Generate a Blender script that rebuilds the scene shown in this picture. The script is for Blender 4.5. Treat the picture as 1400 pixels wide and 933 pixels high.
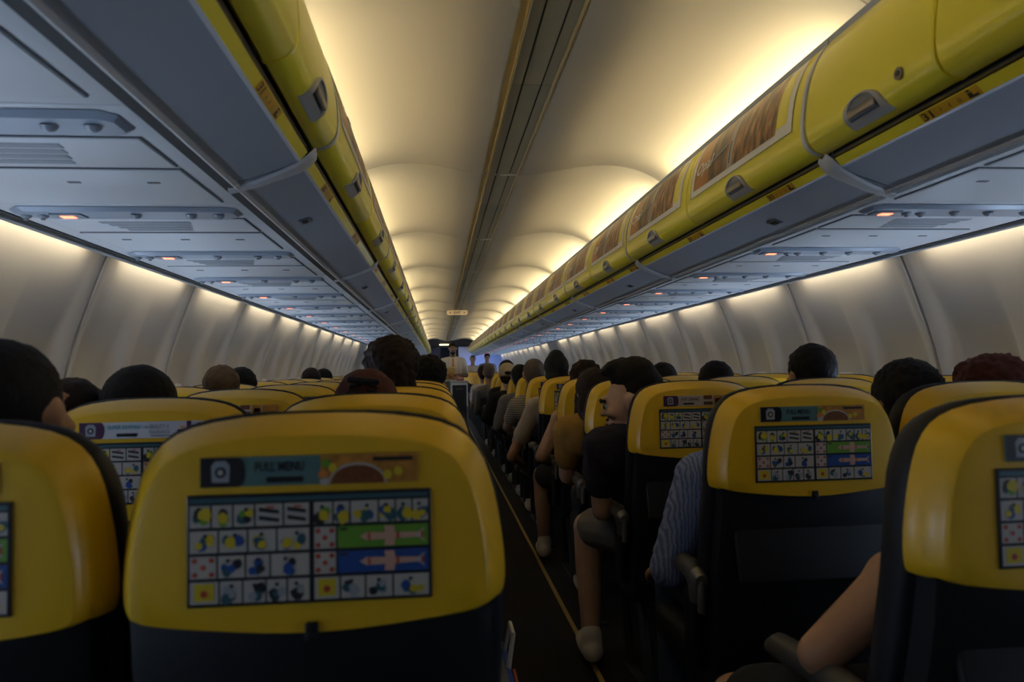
import bpy, math, random
from mathutils import Vector, Matrix
random.seed(7)
for o in list(bpy.data.objects): bpy.data.objects.remove(o)
sc = bpy.context.scene
COL = sc.collection
# ------------------------------------------------------------------ camera
HC = 1.2                                   # eye height above the cabin floor
YAW, PITCH, ROLL = 0.10027, 0.03823, 0.0175
cam = bpy.data.cameras.new('camera'); camo = bpy.data.objects.new('camera', cam); COL.objects.link(camo)
cam.sensor_width = 36; cam.lens = 1000 / 1400 * 36; cam.clip_start = .02; cam.clip_end = 100
F = Vector((math.sin(YAW) * math.cos(PITCH), math.cos(YAW) * math.cos(PITCH), math.sin(PITCH)))
R0 = Vector((math.cos(YAW), -math.sin(YAW), 0)); U0 = R0.cross(F)
Rv = R0 * math.cos(ROLL) - U0 * math.sin(ROLL); Uv = R0 * math.sin(ROLL) + U0 * math.cos(ROLL)
camo.matrix_world = Matrix(((Rv.x, Uv.x, -F.x, -.36), (Rv.y, Uv.y, -F.y, 0), (Rv.z, Uv.z, -F.z, HC), (0, 0, 0, 1)))
cam.dof.use_dof = True; cam.dof.focus_distance = 4.2; cam.dof.aperture_fstop = 4.5
sc.camera = camo
# ------------------------------------------------------------------ exposure, world
sc.view_settings.view_transform = 'Standard'; sc.view_settings.look = 'None'
sc.view_settings.gamma = 1; sc.view_settings.use_curve_mapping = False
sc.view_settings.exposure = 0.0
sc.cycles.use_denoising = True
sc.cycles.max_bounces = 7; sc.cycles.diffuse_bounces = 5; sc.cycles.glossy_bounces = 3
sc.cycles.caustics_reflective = False; sc.cycles.caustics_refractive = False
sc.cycles.sample_clamp_indirect = 4
W = bpy.data.worlds.new('sky'); sc.world = W; W.use_nodes = True
W.node_tree.nodes['Background'].inputs[0].default_value = (.62, .78, 1, 1)
W.node_tree.nodes['Background'].inputs[1].default_value = .8
COVE_W, WASH_W, WIN_W, BLUE_W = 4.0, 1.3, 6.5, 14.
# ------------------------------------------------------------------ geometry of the cabin (heights above floor)
JY0, JP = 1.80, 1.83                       # first bin joint, bin length
NB = 12                                    # bins per side beyond the first
ROW0, RP = 0.92, 0.762                     # back of the nearest seat row, seat pitch
SX = {'aisle': .522, 'middle': 1.015, 'window': 1.508}
YEND = 24.4
SEAM0, SEAMP = 2.98, 1.04
def area(name, loc, target, sx, sy, power, col, spread=math.pi):
    l = bpy.data.lights.new(name, 'AREA'); l.shape = 'RECTANGLE'; l.size = sx; l.size_y = sy
    l.energy = power; l.color = col; l.spread = spread
    o = bpy.data.objects.new(name, l); COL.objects.link(o); o.location = loc
    d = Vector(target) - Vector(loc)
    z = -d.normalized(); y = Vector((0, 1, 0)); x = y.cross(z).normalized(); y = z.cross(x)
    o.matrix_world = Matrix(((x.x, y.x, z.x, loc[0]), (x.y, y.y, z.y, loc[1]), (x.z, y.z, z.z, loc[2]), (0, 0, 0, 1)))
    return o
for s in (-1, 1):
    for k in range(-1, NB + 1):                       # ceiling cove tubes above the bins
        yc = JY0 + JP * k + JP / 2
        if yc > YEND: continue
        area('cove_light', (s * .785, yc, HC + .850), (s * .70, yc, HC + 1.2), .03, 1.50, COVE_W, (1, .81, .45))
    k = -3
    while SEAM0 + SEAMP * (k + 1) < YEND:             # wash tubes over the side walls
        ya = SEAM0 + SEAMP * k; yc = ya + SEAMP / 2; k += 1
        if 12.0 < yc < 13.7: continue
        area('wash_light', (s * 1.598, yc, HC + .490), (s * 1.66, yc, HC + .33), .02, .74, WASH_W, (1, .83, .55))
        for d in (-.26, .26):                         # daylight behind each window
            area('window_daylight', (s * 1.957, yc + d, .925), (.6 * s, yc + d, 1.75), .34, .28, WIN_W, (.56, .74, 1.0))
area('bulkhead_mood_light', (1.0, 23.2, 1.62), (1.0, 24.4, 1.3), .05, .5, BLUE_W, (.15, .3, 1.0))
area('bulkhead_mood_light', (-1.0, 23.2, 1.62), (-1.0, 24.4, 1.5), .05, .5, BLUE_W * .4, (.15, .35, 1.0))
# ------------------------------------------------------------------ materials
def mat(name, col, rough=.5, metal=0, coat=0, noise=0, scale=30, bump=0, bscale=200, emit=0, ecol=None, spec=.5, sheen=0):
    m = bpy.data.materials.new(name); m.use_nodes = True; nt = m.node_tree; b = nt.nodes['Principled BSDF']
    b.inputs['Base Color'].default_value = (*col, 1); b.inputs['Roughness'].default_value = rough
    b.inputs['Metallic'].default_value = metal; b.inputs['Coat Weight'].default_value = coat
    b.inputs['Coat Roughness'].default_value = .15; b.inputs['Specular IOR Level'].default_value = spec
    if sheen: b.inputs['Sheen Weight'].default_value = sheen
    if emit:
        b.inputs['Emission Color'].default_value = (*(ecol or col), 1); b.inputs['Emission Strength'].default_value = emit
    if noise or bump:
        tc = nt.nodes.new('ShaderNodeTexCoord')
    if noise:
        n = nt.nodes.new('ShaderNodeTexNoise'); n.inputs['Scale'].default_value = scale; n.inputs['Detail'].default_value = 3
        nt.links.new(tc.outputs['Object'], n.inputs['Vector'])
        mx = nt.nodes.new('ShaderNodeMix'); mx.data_type = 'RGBA'
        mx.inputs[6].default_value = (*[c * (1 - noise) for c in col], 1); mx.inputs[7].default_value = (*[min(1, c * (1 + noise)) for c in col], 1)
        nt.links.new(n.outputs['Fac'], mx.inputs[0]); nt.links.new(mx.outputs[2], b.inputs['Base Color'])
    if bump:
        n2 = nt.nodes.new('ShaderNodeTexNoise'); n2.inputs['Scale'].default_value = bscale
        nt.links.new(tc.outputs['Object'], n2.inputs['Vector'])
        bp = nt.nodes.new('ShaderNodeBump'); bp.inputs['Strength'].default_value = bump; bp.inputs['Distance'].default_value = .004
        nt.links.new(n2.outputs['Fac'], bp.inputs['Height']); nt.links.new(bp.outputs['Normal'], b.inputs['Normal'])
    return m
def stripes(name, c1, c2, scale, axis='Z', dist=0.5, rough=.9, lo=.4, hi=.6):
    m = mat(name, c1, rough); nt = m.node_tree; b = nt.nodes['Principled BSDF']
    tc = nt.nodes.new('ShaderNodeTexCoord'); w = nt.nodes.new('ShaderNodeTexWave'); w.bands_direction = axis
    w.inputs['Scale'].default_value = scale; w.inputs['Distortion'].default_value = dist
    r = nt.nodes.new('ShaderNodeValToRGB'); r.color_ramp.elements[0].position = lo; r.color_ramp.elements[1].position = hi
    r.color_ramp.elements[0].color = (*c1, 1); r.color_ramp.elements[1].color = (*c2, 1)
    nt.links.new(tc.outputs['Object'], w.inputs['Vector']); nt.links.new(w.outputs['Fac'], r.inputs[0]); nt.links.new(r.outputs[0], b.inputs['Base Color'])
    return m
M = {}
M['ceil'] = mat('ceiling_panel', (.72, .66, .55), .55, noise=.02, scale=2)
M['rail'] = mat('ceiling_rail', (.50, .40, .20), .45)
M['rail2'] = mat('ceiling_rail_inlay', (.34, .29, .18), .5)
M['black'] = mat('black_gap', (.006, .006, .007), .6)
M['wall'] = mat('sidewall_plastic', (.58, .56, .54), .42, noise=.03, scale=3)
M['binyel'] = mat('bin_yellow', (.93, .80, .055), .36, coat=.35, noise=.03, scale=2)
M['bingrey'] = mat('bin_underside_grey', (.34, .37, .43), .55, noise=.02, scale=3)
M['trimgrey'] = mat('joint_trim_grey', (.58, .59, .62), .4)
M['psu'] = mat('service_panel_grey', (.76, .78, .82), .45, noise=.02, scale=4)
M['psu2'] = mat('service_recess_blue_grey', (.38, .45, .56), .35)
M['slat'] = mat('grille_grey', (.30, .33, .38), .5)
M['seam'] = mat('panel_seam', (.10, .11, .13), .6)
M['chrome'] = mat('nozzle_plastic', (.36, .40, .46), .22)
M['sign'] = mat('lit_sign', (1, .35, .2), .5, emit=3.0, ecol=(1, .22, .1))
M['handle'] = mat('handle_grey', (.40, .38, .37), .35)
M['hcup'] = mat('handle_recess', (.10, .12, .16), .35)
M['metal'] = mat('brushed_metal', (.22, .20, .18), .35, metal=.6); M['legm'] = mat('leg_metal', (.03, .03, .032), .5, metal=.5)
M['seatyel'] = mat('seat_shell_yellow', (.76, .46, .013), .38, coat=.12, noise=.03, scale=3)
M['navy'] = mat('navy_leather', (.007, .007, .011), .6, spec=.3, bump=.1, bscale=120)
M['dark'] = mat('dark_plastic', (.006, .006, .008), .6, spec=.25)
M['grey'] = mat('armrest_grey', (.06, .055, .05), .45)
M['carpet'] = mat('carpet', (.006, .004, .0045), .95, noise=.4, scale=250)
M['path'] = mat('path_strip', (.42, .27, .07), .5)
M['white'] = mat('white_print', (.46, .44, .42), .5)
M['wink'] = mat('black_ink', (.02, .02, .022), .4)
M['cardblk'] = mat('card_black', (.012, .012, .016), .3)
M['pgreen'] = mat('card_green', (.13, .32, .03), .4)
M['pblue'] = mat('card_blue', (.015, .07, .30), .4)
M['pyel'] = mat('card_yellow', (.62, .48, .02), .4)
M['pred'] = mat('card_red', (.45, .06, .03), .4)
M['pteal'] = mat('card_teal', (.03, .10, .13), .4)
M['ppink'] = mat('card_skin', (.60, .36, .28), .4)
M['tealad'] = mat('banner_teal', (.09, .19, .20), .35)
M['creamad'] = mat('banner_cream', (.50, .42, .34), .35)
M['whitead'] = mat('banner_white', (.62, .64, .72), .35)
M['plum'] = mat('banner_plum', (.07, .02, .07), .35)
M['cyanink'] = mat('ink_cyan', (.08, .36, .44), .4)
M['food'] = mat('banner_food', (.45, .20, .03), .4, noise=.8, scale=70)
M['bowl'] = mat('banner_food_dark', (.16, .05, .012), .4, noise=.7, scale=160)
M['adframe'] = mat('advert_cream', (.93, .89, .76), .35)
M['tag'] = mat('row_label_gold', (.62, .36, .03), .4)
M['glass'] = mat('window_pane', (.9, .95, 1), .05); M['glass'].node_tree.nodes['Principled BSDF'].inputs['Transmission Weight'].default_value = 1; M['glass'].node_tree.nodes['Principled BSDF'].inputs['IOR'].default_value = 1.05
M['sign_w'] = mat('exit_sign_cream', (.8, .62, .36), .5, emit=.25, ecol=(1, .7, .35))
M['signred'] = mat('exit_sign_letters', (.28, .05, .02), .5)
M['galley'] = mat('galley_navy', (.015, .02, .035), .5)
M['bulk'] = mat('bulkhead_pale', (.5, .5, .52), .5)
M['tube'] = mat('light_tube', (1, .9, .6), .5, emit=4, ecol=(1, .78, .4))
def admat(name, c1, c2, c3, sc_):
    m = mat(name, c1, .35); nt = m.node_tree; b = nt.nodes['Principled BSDF']
    tc = nt.nodes.new('ShaderNodeTexCoord'); mp = nt.nodes.new('ShaderNodeMapping'); mp.inputs['Scale'].default_value = (1, sc_, sc_ * .35)
    n = nt.nodes.new('ShaderNodeTexNoise'); n.inputs['Scale'].default_value = 1.6; n.inputs['Detail'].default_value = 4
    r = nt.nodes.new('ShaderNodeValToRGB'); e = r.color_ramp.elements; e[0].position = .38; e[1].position = .66; e[0].color = (*c1, 1); e[1].color = (*c3, 1)
    k = e.new(.52); k.color = (*c2, 1)
    nt.links.new(tc.outputs['Object'], mp.inputs[0]); nt.links.new(mp.outputs[0], n.inputs['Vector']); nt.links.new(n.outputs['Fac'], r.inputs[0]); nt.links.new(r.outputs[0], b.inputs['Base Color'])
    return m
M['ador'] = admat('advert_amber', (.42, .16, .025), (.50, .22, .05), (.36, .13, .02), 4)
M['addk'] = admat('advert_dark_brown', (.035, .025, .018), (.14, .07, .03), (.34, .17, .06), 14)
M['adbr'] = admat('advert_brown', (.05, .025, .012), (.26, .11, .035), (.50, .27, .12), 22)
def skin_m(n, c): return mat(n, c, .5, noise=.08, scale=40)
M['skin'] = skin_m('skin_tan', (.40, .21, .12)); M['skinp'] = skin_m('skin_pale', (.52, .32, .23)); M['skind'] = skin_m('skin_brown', (.22, .11, .06))
def hair_m(n, c, r=.7): return mat(n, c, r, noise=.5, scale=60, bump=.5, bscale=260, spec=.2)
M['hblack'] = hair_m('hair_black', (.008, .006, .006)); M['hbrown'] = hair_m('hair_dark_brown', (.022, .012, .008))
M['hgrey'] = hair_m('hair_grey', (.13, .10, .09)); M['hred'] = hair_m('hair_red_brown', (.07, .018, .012))
M['hblond'] = mat('hair_blonde_brown', (.12, .072, .034), .7, noise=.85, scale=32, bump=.5, bscale=200, spec=.25); M['stubble'] = mat('beard_stubble', (.07, .04, .03), .8, noise=.4, scale=200)
M['beanie'] = mat('black_knit', (.008, .008, .008), .95, bump=.5, bscale=300)
M['capc'] = mat('cap_beige', (.50, .42, .30), .9, bump=.2, bscale=500)
def cloth_m(n, c): return mat(n, c, .92, noise=.12, scale=25, bump=.25, bscale=35)
for n, c in dict(cnavy=(.012, .010, .028), cblack=(.010, .010, .011), cwhite=(.62, .58, .55), cgreyc=(.16, .15, .15), cmust=(.34, .19, .04), cmaroon=(.06, .012, .012), cteal=(.02, .06, .07), cbeige=(.38, .31, .24), cbrown=(.06, .035, .02), cjean=(.03, .045, .09)).items():
    M[n] = cloth_m('cloth_' + n[1:], c)
M['cblue'] = stripes('cloth_blue_stripe', (.10, .14, .34), (.22, .28, .50), 30, 'X', 6)
M['cstripe'] = stripes('cloth_grey_stripe', (.40, .36, .30), (.20, .17, .15), 18, 'Z', .6)
M['eye'] = mat('eye_white', (.6, .58, .55), .3); M['iris'] = mat('iris_dark', (.02, .012, .01), .2)
M['lip'] = mat('lips', (.35, .13, .10), .5); M['orange'] = mat('tie_orange', (.65, .22, .04), .6)
M['paper'] = mat('paper_yellow', (.66, .50, .20), .7, noise=.3, scale=14)
# ------------------------------------------------------------------ mesh builder
class MB:
    def __init__(s): s.v = []; s.f = []; s.m = []; s.mats = []
    def mi(s, m):
        if m not in s.mats: s.mats.append(m)
        return s.mats.index(m)
    def add(s, vs, fs, m):
        b = len(s.v); s.v += [tuple(v) for v in vs]; i = s.mi(m)
        for f in fs: s.f.append([b + k for k in f]); s.m.append(i)
    def box(s, c, d, m, bev=0, rot=None):
        x, y, z = [k / 2 for k in d]; e = min(bev, x * .95, y * .95, z * .95)
        if e <= 0:
            vs = [(a, b_, c_) for a in (-x, x) for b_ in (-y, y) for c_ in (-z, z)]
            fs = [(0, 1, 3, 2), (4, 6, 7, 5), (0, 4, 5, 1), (2, 3, 7, 6), (0, 2, 6, 4), (1, 5, 7, 3)]
        else:
            n = 3; vs = []; idx = {}
            # rounded box: corner octants on an octahedral grid
            import itertools
            rings = []
            st = [-1, 1]
            angs = [math.pi / 2 * i / n for i in range(n + 1)]
            lat = [-math.pi / 2 + a for a in angs] + [a for a in angs]
            for li, la in enumerate(lat):
                zc = (-z + e) if li <= n else (z - e)
                ring = []
                for q, (sx_, sy_) in enumerate(((1, 1), (-1, 1), (-1, -1), (1, -1))):
                    for a in angs:
                        th = q * math.pi / 2 + a
                        ring.append((sx_ * (x - e) + e * math.cos(la) * math.cos(th), sy_ * (y - e) + e * math.cos(la) * math.sin(th), zc + e * math.sin(la)))
                rings.append(ring)
            nn = len(rings[0]); vs = [p for r in rings for p in r]
            fs = [(i * nn + j, i * nn + (j + 1) % nn, (i + 1) * nn + (j + 1) % nn, (i + 1) * nn + j) for i in range(len(rings) - 1) for j in range(nn)]
            fs += [tuple(range(nn))[::-1], tuple((len(rings) - 1) * nn + j for j in range(nn))]
        if rot is not None: vs = [rot @ Vector(v) for v in vs]
        s.add([(v[0] + c[0], v[1] + c[1], v[2] + c[2]) for v in vs], fs, m); return s
    def tube(s, pts, r, m, n=12, caps=True, flat=None):
        pts = [Vector(p) for p in pts]; rs = r if isinstance(r, (list, tuple)) else [r] * len(pts)
        vs = []; N = len(pts); prev = None
        for i, p in enumerate(pts):
            t = (pts[min(i + 1, N - 1)] - pts[max(i - 1, 0)]).normalized()
            a = prev if prev is not None else (Vector((0, 0, 1)) if abs(t.z) < .9 else Vector((1, 0, 0)))
            a = (a - t * a.dot(t)).normalized(); b = t.cross(a); prev = a
            for j in range(n):
                th = 2 * math.pi * j / n; q = p + (a * math.cos(th) + b * math.sin(th)) * rs[i]; vs.append(q)
        fs = [(i * n + j, i * n + (j + 1) % n, (i + 1) * n + (j + 1) % n, (i + 1) * n + j) for i in range(N - 1) for j in range(n)]
        if caps: fs += [tuple(range(n))[::-1], tuple((N - 1) * n + j for j in range(n))]
        s.add(vs, fs, m); return s
    def ball(s, c, r, m, R=None, nu=14, nv=9):
        if not isinstance(r, (tuple, list)): r = (r, r, r)
        vs = [Vector((0, 0, -r[2]))]
        for i in range(1, nv):
            la = -math.pi / 2 + math.pi * i / nv
            for j in range(nu):
                th = 2 * math.pi * j / nu; vs.append(Vector((r[0] * math.cos(la) * math.cos(th), r[1] * math.cos(la) * math.sin(th), r[2] * math.sin(la))))
        vs.append(Vector((0, 0, r[2]))); fs = []
        for j in range(nu): fs.append((0, 1 + (j + 1) % nu, 1 + j))
        for i in range(nv - 2):
            for j in range(nu):
                a = 1 + i * nu + j; b = 1 + i * nu + (j + 1) % nu; fs.append((a, b, b + nu, a + nu))
        L = len(vs) - 1; b0 = 1 + (nv - 2) * nu
        for j in range(nu): fs.append((b0 + j, b0 + (j + 1) % nu, L))
        if R is not None: vs = [R @ v for v in vs]
        s.add([v + Vector(c) for v in vs], fs, m); return s
    def limb(s, p, r, m):                  # chain of tapered capsules
        for i in range(len(p) - 1): s.tube([p[i], (Vector(p[i]) + Vector(p[i + 1])) / 2, p[i + 1]], [r[i], (r[i] + r[i + 1]) / 2, r[i + 1]], m, 12)
        for q, a in zip(p, r): s.ball(q, a, m, nu=12, nv=8)
        return s
    def sweep(s, prof, y0, y1, m, ny=1, closed=False, caps=False):   # profile of (x,z) extruded along y
        n = len(prof); vs = [(p[0], y0 + (y1 - y0) * i / ny, p[1]) for i in range(ny + 1) for p in prof]
        fs = []
        for i in range(ny):
            for j in range(n if closed else n - 1):
                a = i * n + j; b = i * n + (j + 1) % n; fs.append((a, b, b + n, a + n))
        if caps: fs += [tuple(range(n))[::-1], tuple(ny * n + j for j in range(n))]
        s.add(vs, fs, m); return s
    def mesh(s, name, smooth=True, recalc=True, ang=40):
        me = bpy.data.meshes.new(name); me.from_pydata(s.v, [], s.f)
        for mm in s.mats: me.materials.append(M[mm] if isinstance(mm, str) else mm)
        me.polygons.foreach_set('material_index', s.m)
        if recalc:
            import bmesh
            bm = bmesh.new(); bm.from_mesh(me); bmesh.ops.recalc_face_normals(bm, faces=bm.faces); bm.to_mesh(me); bm.free()
        if smooth:
            me.polygons.foreach_set('use_smooth', [True] * len(me.polygons))
            try: me.set_sharp_from_angle(angle=math.radians(ang))
            except Exception: pass
        me.update(); return me
def link(name, me, parent=None, loc=None):
    o = bpy.data.objects.new(name, me); COL.objects.link(o)
    if parent is not None: o.parent = parent
    if loc is not None: o.location = loc
    return o
def tag(o, label=None, cat=None, group=None, kind=None):
    if label: o['label'] = label
    if cat: o['category'] = cat
    if group: o['group'] = group
    if kind: o['kind'] = kind
    return o
def empty(name, loc): 
    o = bpy.data.objects.new(name, None); COL.objects.link(o); o.location = loc; o.empty_display_size = .05; return o
def kids_map():
    d = {}
    for o in COL.objects:
        if o.parent: d.setdefault(o.parent.name, []).append(o)
    return d
def copy_tree(o, ch, parent=None, skip=()):
    c = o.copy(); COL.objects.link(c); c.parent = parent
    for k in ch.get(o.name, []):
        if k.name.split('.')[0] in skip: continue
        copy_tree(k, ch, c, skip)
    return c
def text_geo(txt, size, bold=False):
    cu = bpy.data.curves.new('t', 'FONT'); cu.body = txt; cu.size = size; cu.align_x = 'LEFT'; cu.resolution_u = 2
    if bold: cu.offset = size * .02
    o = bpy.data.objects.new('t', cu); COL.objects.link(o)
    dg = bpy.context.evaluated_depsgraph_get(); me = bpy.data.meshes.new_from_object(o.evaluated_get(dg))
    vs = [tuple(v.co) for v in me.vertices]; fs = [tuple(p.vertices) for p in me.polygons]
    bpy.data.objects.remove(o); bpy.data.curves.remove(cu); bpy.data.meshes.remove(me)
    return vs, fs
ORD = ['nearest', 'second', 'third', 'fourth', 'fifth', 'sixth', 'seventh', 'eighth', 'ninth', 'tenth', 'eleventh', 'twelfth', 'thirteenth', 'fourteenth', 'fifteenth', 'sixteenth', 'seventeenth', 'eighteenth', 'nineteenth', 'twentieth'] + ['twenty-' + w for w in ('first', 'second', 'third', 'fourth', 'fifth', 'sixth', 'seventh', 'eighth', 'ninth')] + ['thirtieth']
def smooth01(t): t = max(0, min(1, t)); return t * t * (3 - 2 * t)
# ------------------------------------------------------------------ structure: floor, ceiling, walls
b = MB(); b.box((0, 11.5, -.02), (3.5, 26.6, .04), 'carpet'); tag(link('floor', b.mesh('floor', False)), kind='structure')
for n, x in enumerate((.243, -.243)):
    b = MB(); b.box((x, 11.5, .004), (.018, 26, .008), 'path'); tag(link('trim_%d' % (n + 1), b.mesh('trim')), kind='structure')
cp = [(-.92, .78), (-.90, .85), (-.86, .905), (-.79, .955), (-.71, 1.00), (-.62, 1.027), (-.52, 1.040), (-.42, 1.038), (-.30, 1.018), (-.20, 1.000), (-.10, .985), (0, .98), (.10, .985), (.20, 1.0), (.30, 1.018), (.42, 1.038), (.52, 1.040), (.62, 1.027), (.71, 1.0), (.79, .955), (.86, .905), (.90, .85), (.92, .78)]
def smooth_prof(p, n=3):
    for _ in range(n - 1):
        q = [p[0]]
        for a, c in zip(p, p[1:]): q += [(a[0] * .75 + c[0] * .25, a[1] * .75 + c[1] * .25), (a[0] * .25 + c[0] * .75, a[1] * .25 + c[1] * .75)]
        p = q + [p[-1]]
    return p
cp = smooth_prof(cp, 2)
ys = [-1.2]
for k in range(-1, NB + 1):
    j = JY0 + JP * k
    for d, h in ((-.25, 0), (-.03, .0), (-.012, -.006), (-.003, -.006), (0, .012), (.003, -.006), (.012, -.006), (.03, 0), (.25, 0)):
        ys.append((j + d, h))
ys[0] = (-1.2, 0); ys.append((YEND, 0)); ys = [y for y in ys if y[0] <= YEND]
b = MB(); n = len(cp)
b.add([(p[0], y, HC + p[1] + h) for y, h in ys for p in cp], [(i * n + j, i * n + j + 1, (i + 1) * n + j + 1, (i + 1) * n + j) for i in range(len(ys) - 1) for j in range(n - 1)], 'ceil')
tag(link('ceiling', b.mesh('ceiling', recalc=False)), kind='structure')
b = MB()                                                     # centre rail of the ceiling
x0 = -.028
for a, c, z, m_ in ((-.078, -.070, .973, 'rail'), (.070, .078, .973, 'rail'), (-.070, -.036, .977, 'rail2'), (-.036, -.030, .9785, 'black'), (-.030, .030, .976, 'rail2'), (.030, .036, .9785, 'black'), (.036, .070, .977, 'rail2')):
    y = -1.2
    while y < YEND - .1:
        y2 = min(y + JP, YEND); ya = y + (.004 if m_ != 'black' else 0)
        b.box((x0 + (a + c) / 2, (ya + y2) / 2, HC + z + .03), (c - a, y2 - ya, .06), m_, .003 if m_ == 'rail' else .001); y = y2
tag(link('trim_3', b.mesh('ceiling_rail')), kind='structure')
# side walls
wprof = [(1.60, 1.74), (1.625, 1.70), (1.643, 1.664), (1.675, 1.58), (1.715, 1.47), (1.752, 1.36), (1.785, 1.24), (1.815, 1.10), (1.835, .95), (1.84, .80), (1.83, .62), (1.79, .40), (1.73, .20), (1.66, .0)]
wz = []
for a, c in zip(wprof, wprof[1:]):
    for i in range(3): wz.append((a[0] + (c[0] - a[0]) * i / 3, a[1] + (c[1] - a[1]) * i / 3))
wz.append(wprof[-1])
WIN = []
def wall(s, name):
    ys = []; y = SEAM0 + SEAMP * -4
    off = [0, .004, .012, .05, .075, .095, .12, .155, .20, .26, .32, .365, .40, .425, .445, .47, .52]
    off = off + [SEAMP - o for o in off[-2::-1]]
    while y < YEND:
        for o in off[:-1]: ys.append((y + o, o))
        y += SEAMP
    n = len(wz); vs = []
    for y, o in ys:
        for x, z in wz:
            oo = min(o, SEAMP - o); bay = 0
            d = abs(oo - .26)                                 # distance from a window centre line
            bay = smooth01((.215 - d) / .07)
            low = smooth01((1.62 - z) / .45)
            edge = smooth01((oo - .03) / .06)                 # flat strip next to the seam
            mid = smooth01((oo - .42) / .04)
            push = .012 * edge + .040 * bay * low - .012 * mid * low
            if oo < .006: push = .025
            vs.append((s * (x + push), y, z))
    fs = []
    for i in range(len(ys) - 1):
        oc = (ys[i][1] + off[(off.index(ys[i][1]) + 1)]) / 2; oc = min(oc, SEAMP - oc)
        for j in range(n - 1):
            zc = (wz[j][1] + wz[j + 1][1]) / 2
            if abs(oc - .26) < .115 and .78 < zc < 1.12: continue
            fs.append((i * n + j, i * n + j + 1, (i + 1) * n + j + 1, (i + 1) * n + j))
    b = MB(); b.add(vs, fs, 'wall')
    tag(link(name, b.mesh(name, recalc=False, ang=60)), kind='structure')
wall(1, 'wall_right'); wall(-1, 'wall_left')
# windows
def rrect(w, h, r, n=5):
    p = []
    for q, (sx, sz) in enumerate(((1, 1), (-1, 1), (-1, -1), (1, -1))):
        for i in range(n + 1):
            th = q * math.pi / 2 + math.pi / 2 * i / n
            p.append((sx * (w / 2 - r) + r * math.cos(th), sz * (h / 2 - r) + r * math.sin(th)))
    return p
def window_meshes():
    b = MB(); rings = [(rrect(.31, .44, .11), -.012), (rrect(.285, .41, .10), -.020), (rrect(.25, .365, .10), 0.0), (rrect(.215, .33, .09), .055), (rrect(.21, .32, .09), .065)]
    n = len(rings[0][0]); vs = [(x, p[0], p[1]) for r, x in rings for p in r]
    b.add(vs, [(i * n + j, i * n + (j + 1) % n, (i + 1) * n + (j + 1) % n, (i + 1) * n + j) for i in range(len(rings) - 1) for j in range(n)], 'wall')
    f = b.mesh('window_frame')
    b = MB(); r = rrect(.21, .32, .09); vs = [(.06, p[0], p[1]) for p in r] + [(.064, p[0], p[1]) for p in r]
    b.add(vs, [tuple(range(n)), tuple(range(n, 2 * n))[::-1]] + [(j, (j + 1) % n, n + (j + 1) % n, n + j) for j in range(n)], 'glass')
    return f, b.mesh('window_pane')
wf, wp = window_meshes(); wn = 0
for s in (-1, 1):
    k = -3
    while SEAM0 + SEAMP * (k + 1) < YEND:
        for d in (.26, SEAMP - .26):
            wn += 1
            o = link('window_%d' % wn, wf, None, (s * 1.872, SEAM0 + SEAMP * k + d, .935)); tag(o, kind='structure')
            o.rotation_euler = (0, math.radians(-8) * 1, 0 if s > 0 else math.pi)
            p = link('window_pane', wp, o)
        k += 1
# ledge between wall and service panels
for n_, s in enumerate((-1, 1)):
    b = MB(); b.sweep([(s * 1.600, HC + .474), (s * 1.585, HC + .470), (s * 1.585, HC + .455), (s * 1.592, HC + .450), (s * 1.600, HC + .452), (s * 1.604, HC + .462)], -1.2, YEND, 'trimgrey', closed=True, caps=True)
    b.sweep([(s * 1.583, HC + .51), (s * 1.583, HC + .462), (s * 1.560, HC + .462), (s * 1.560, HC + .51)], -1.2, YEND, 'black', closed=True, caps=True)
    tag(link('trim_%d' % (4 + n_), b.mesh('ledge')), kind='structure')
    b = MB(); b.sweep([(s * .875, HC + .46), (s * .875, HC + .53), (s * 1.59, HC + .55), (s * 1.62, HC + .58), (s * 1.60, HC + .60), (s * .86, HC + .60)], -1.2, YEND, 'dark', closed=True, caps=True)
    b.sweep([(s * .8485, HC + .4545), (s * .8485, HC + .475), (s * .8785, HC + .475), (s * .8785, HC + .4545)], -1.2, YEND, 'black', closed=True, caps=True)
    tag(link('trim_%d' % (6 + n_), b.mesh('panel_bed')), kind='structure')
# front bulkheads, galley
b = MB(); b.box((1.08, YEND + .03, 1.0), (1.56, .06, 2.0), 'bulk'); tag(link('wall_front', b.mesh('wf', False)), kind='structure')
b = MB(); b.box((-1.08, YEND + .03, 1.0), (1.56, .06, 2.0), 'galley'); tag(link('wall_front_left', b.mesh('wf', False)), kind='structure')
b = MB(); b.box((0, YEND + .03, 2.15), (2.4, .06, .36), 'galley'); b.box((0, YEND + .8, 2.03), (3.4, 1.5, .04), 'galley'); tag(link('wall_front_header', b.mesh('wf', False)), kind='structure')
b = MB(); b.box((0, YEND + 1.6, 1.0), (3.4, .06, 2.1), 'galley'); tag(link('wall_galley', b.mesh('wf', False)), kind='structure')
b = MB(); b.box((0, -1.25, 1.15), (3.6, .06, 2.4), 'bulk'); tag(link('wall_rear', b.mesh('wr', False)), kind='structure')
b = MB(); b.box((-.16, YEND - .03, 2.045), (.34, .05, .028), 'tube', .01); tag(link('galley_light', b.mesh('gl')), 'short lit strip lamp over the dark galley opening at the far end', 'light')
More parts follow.
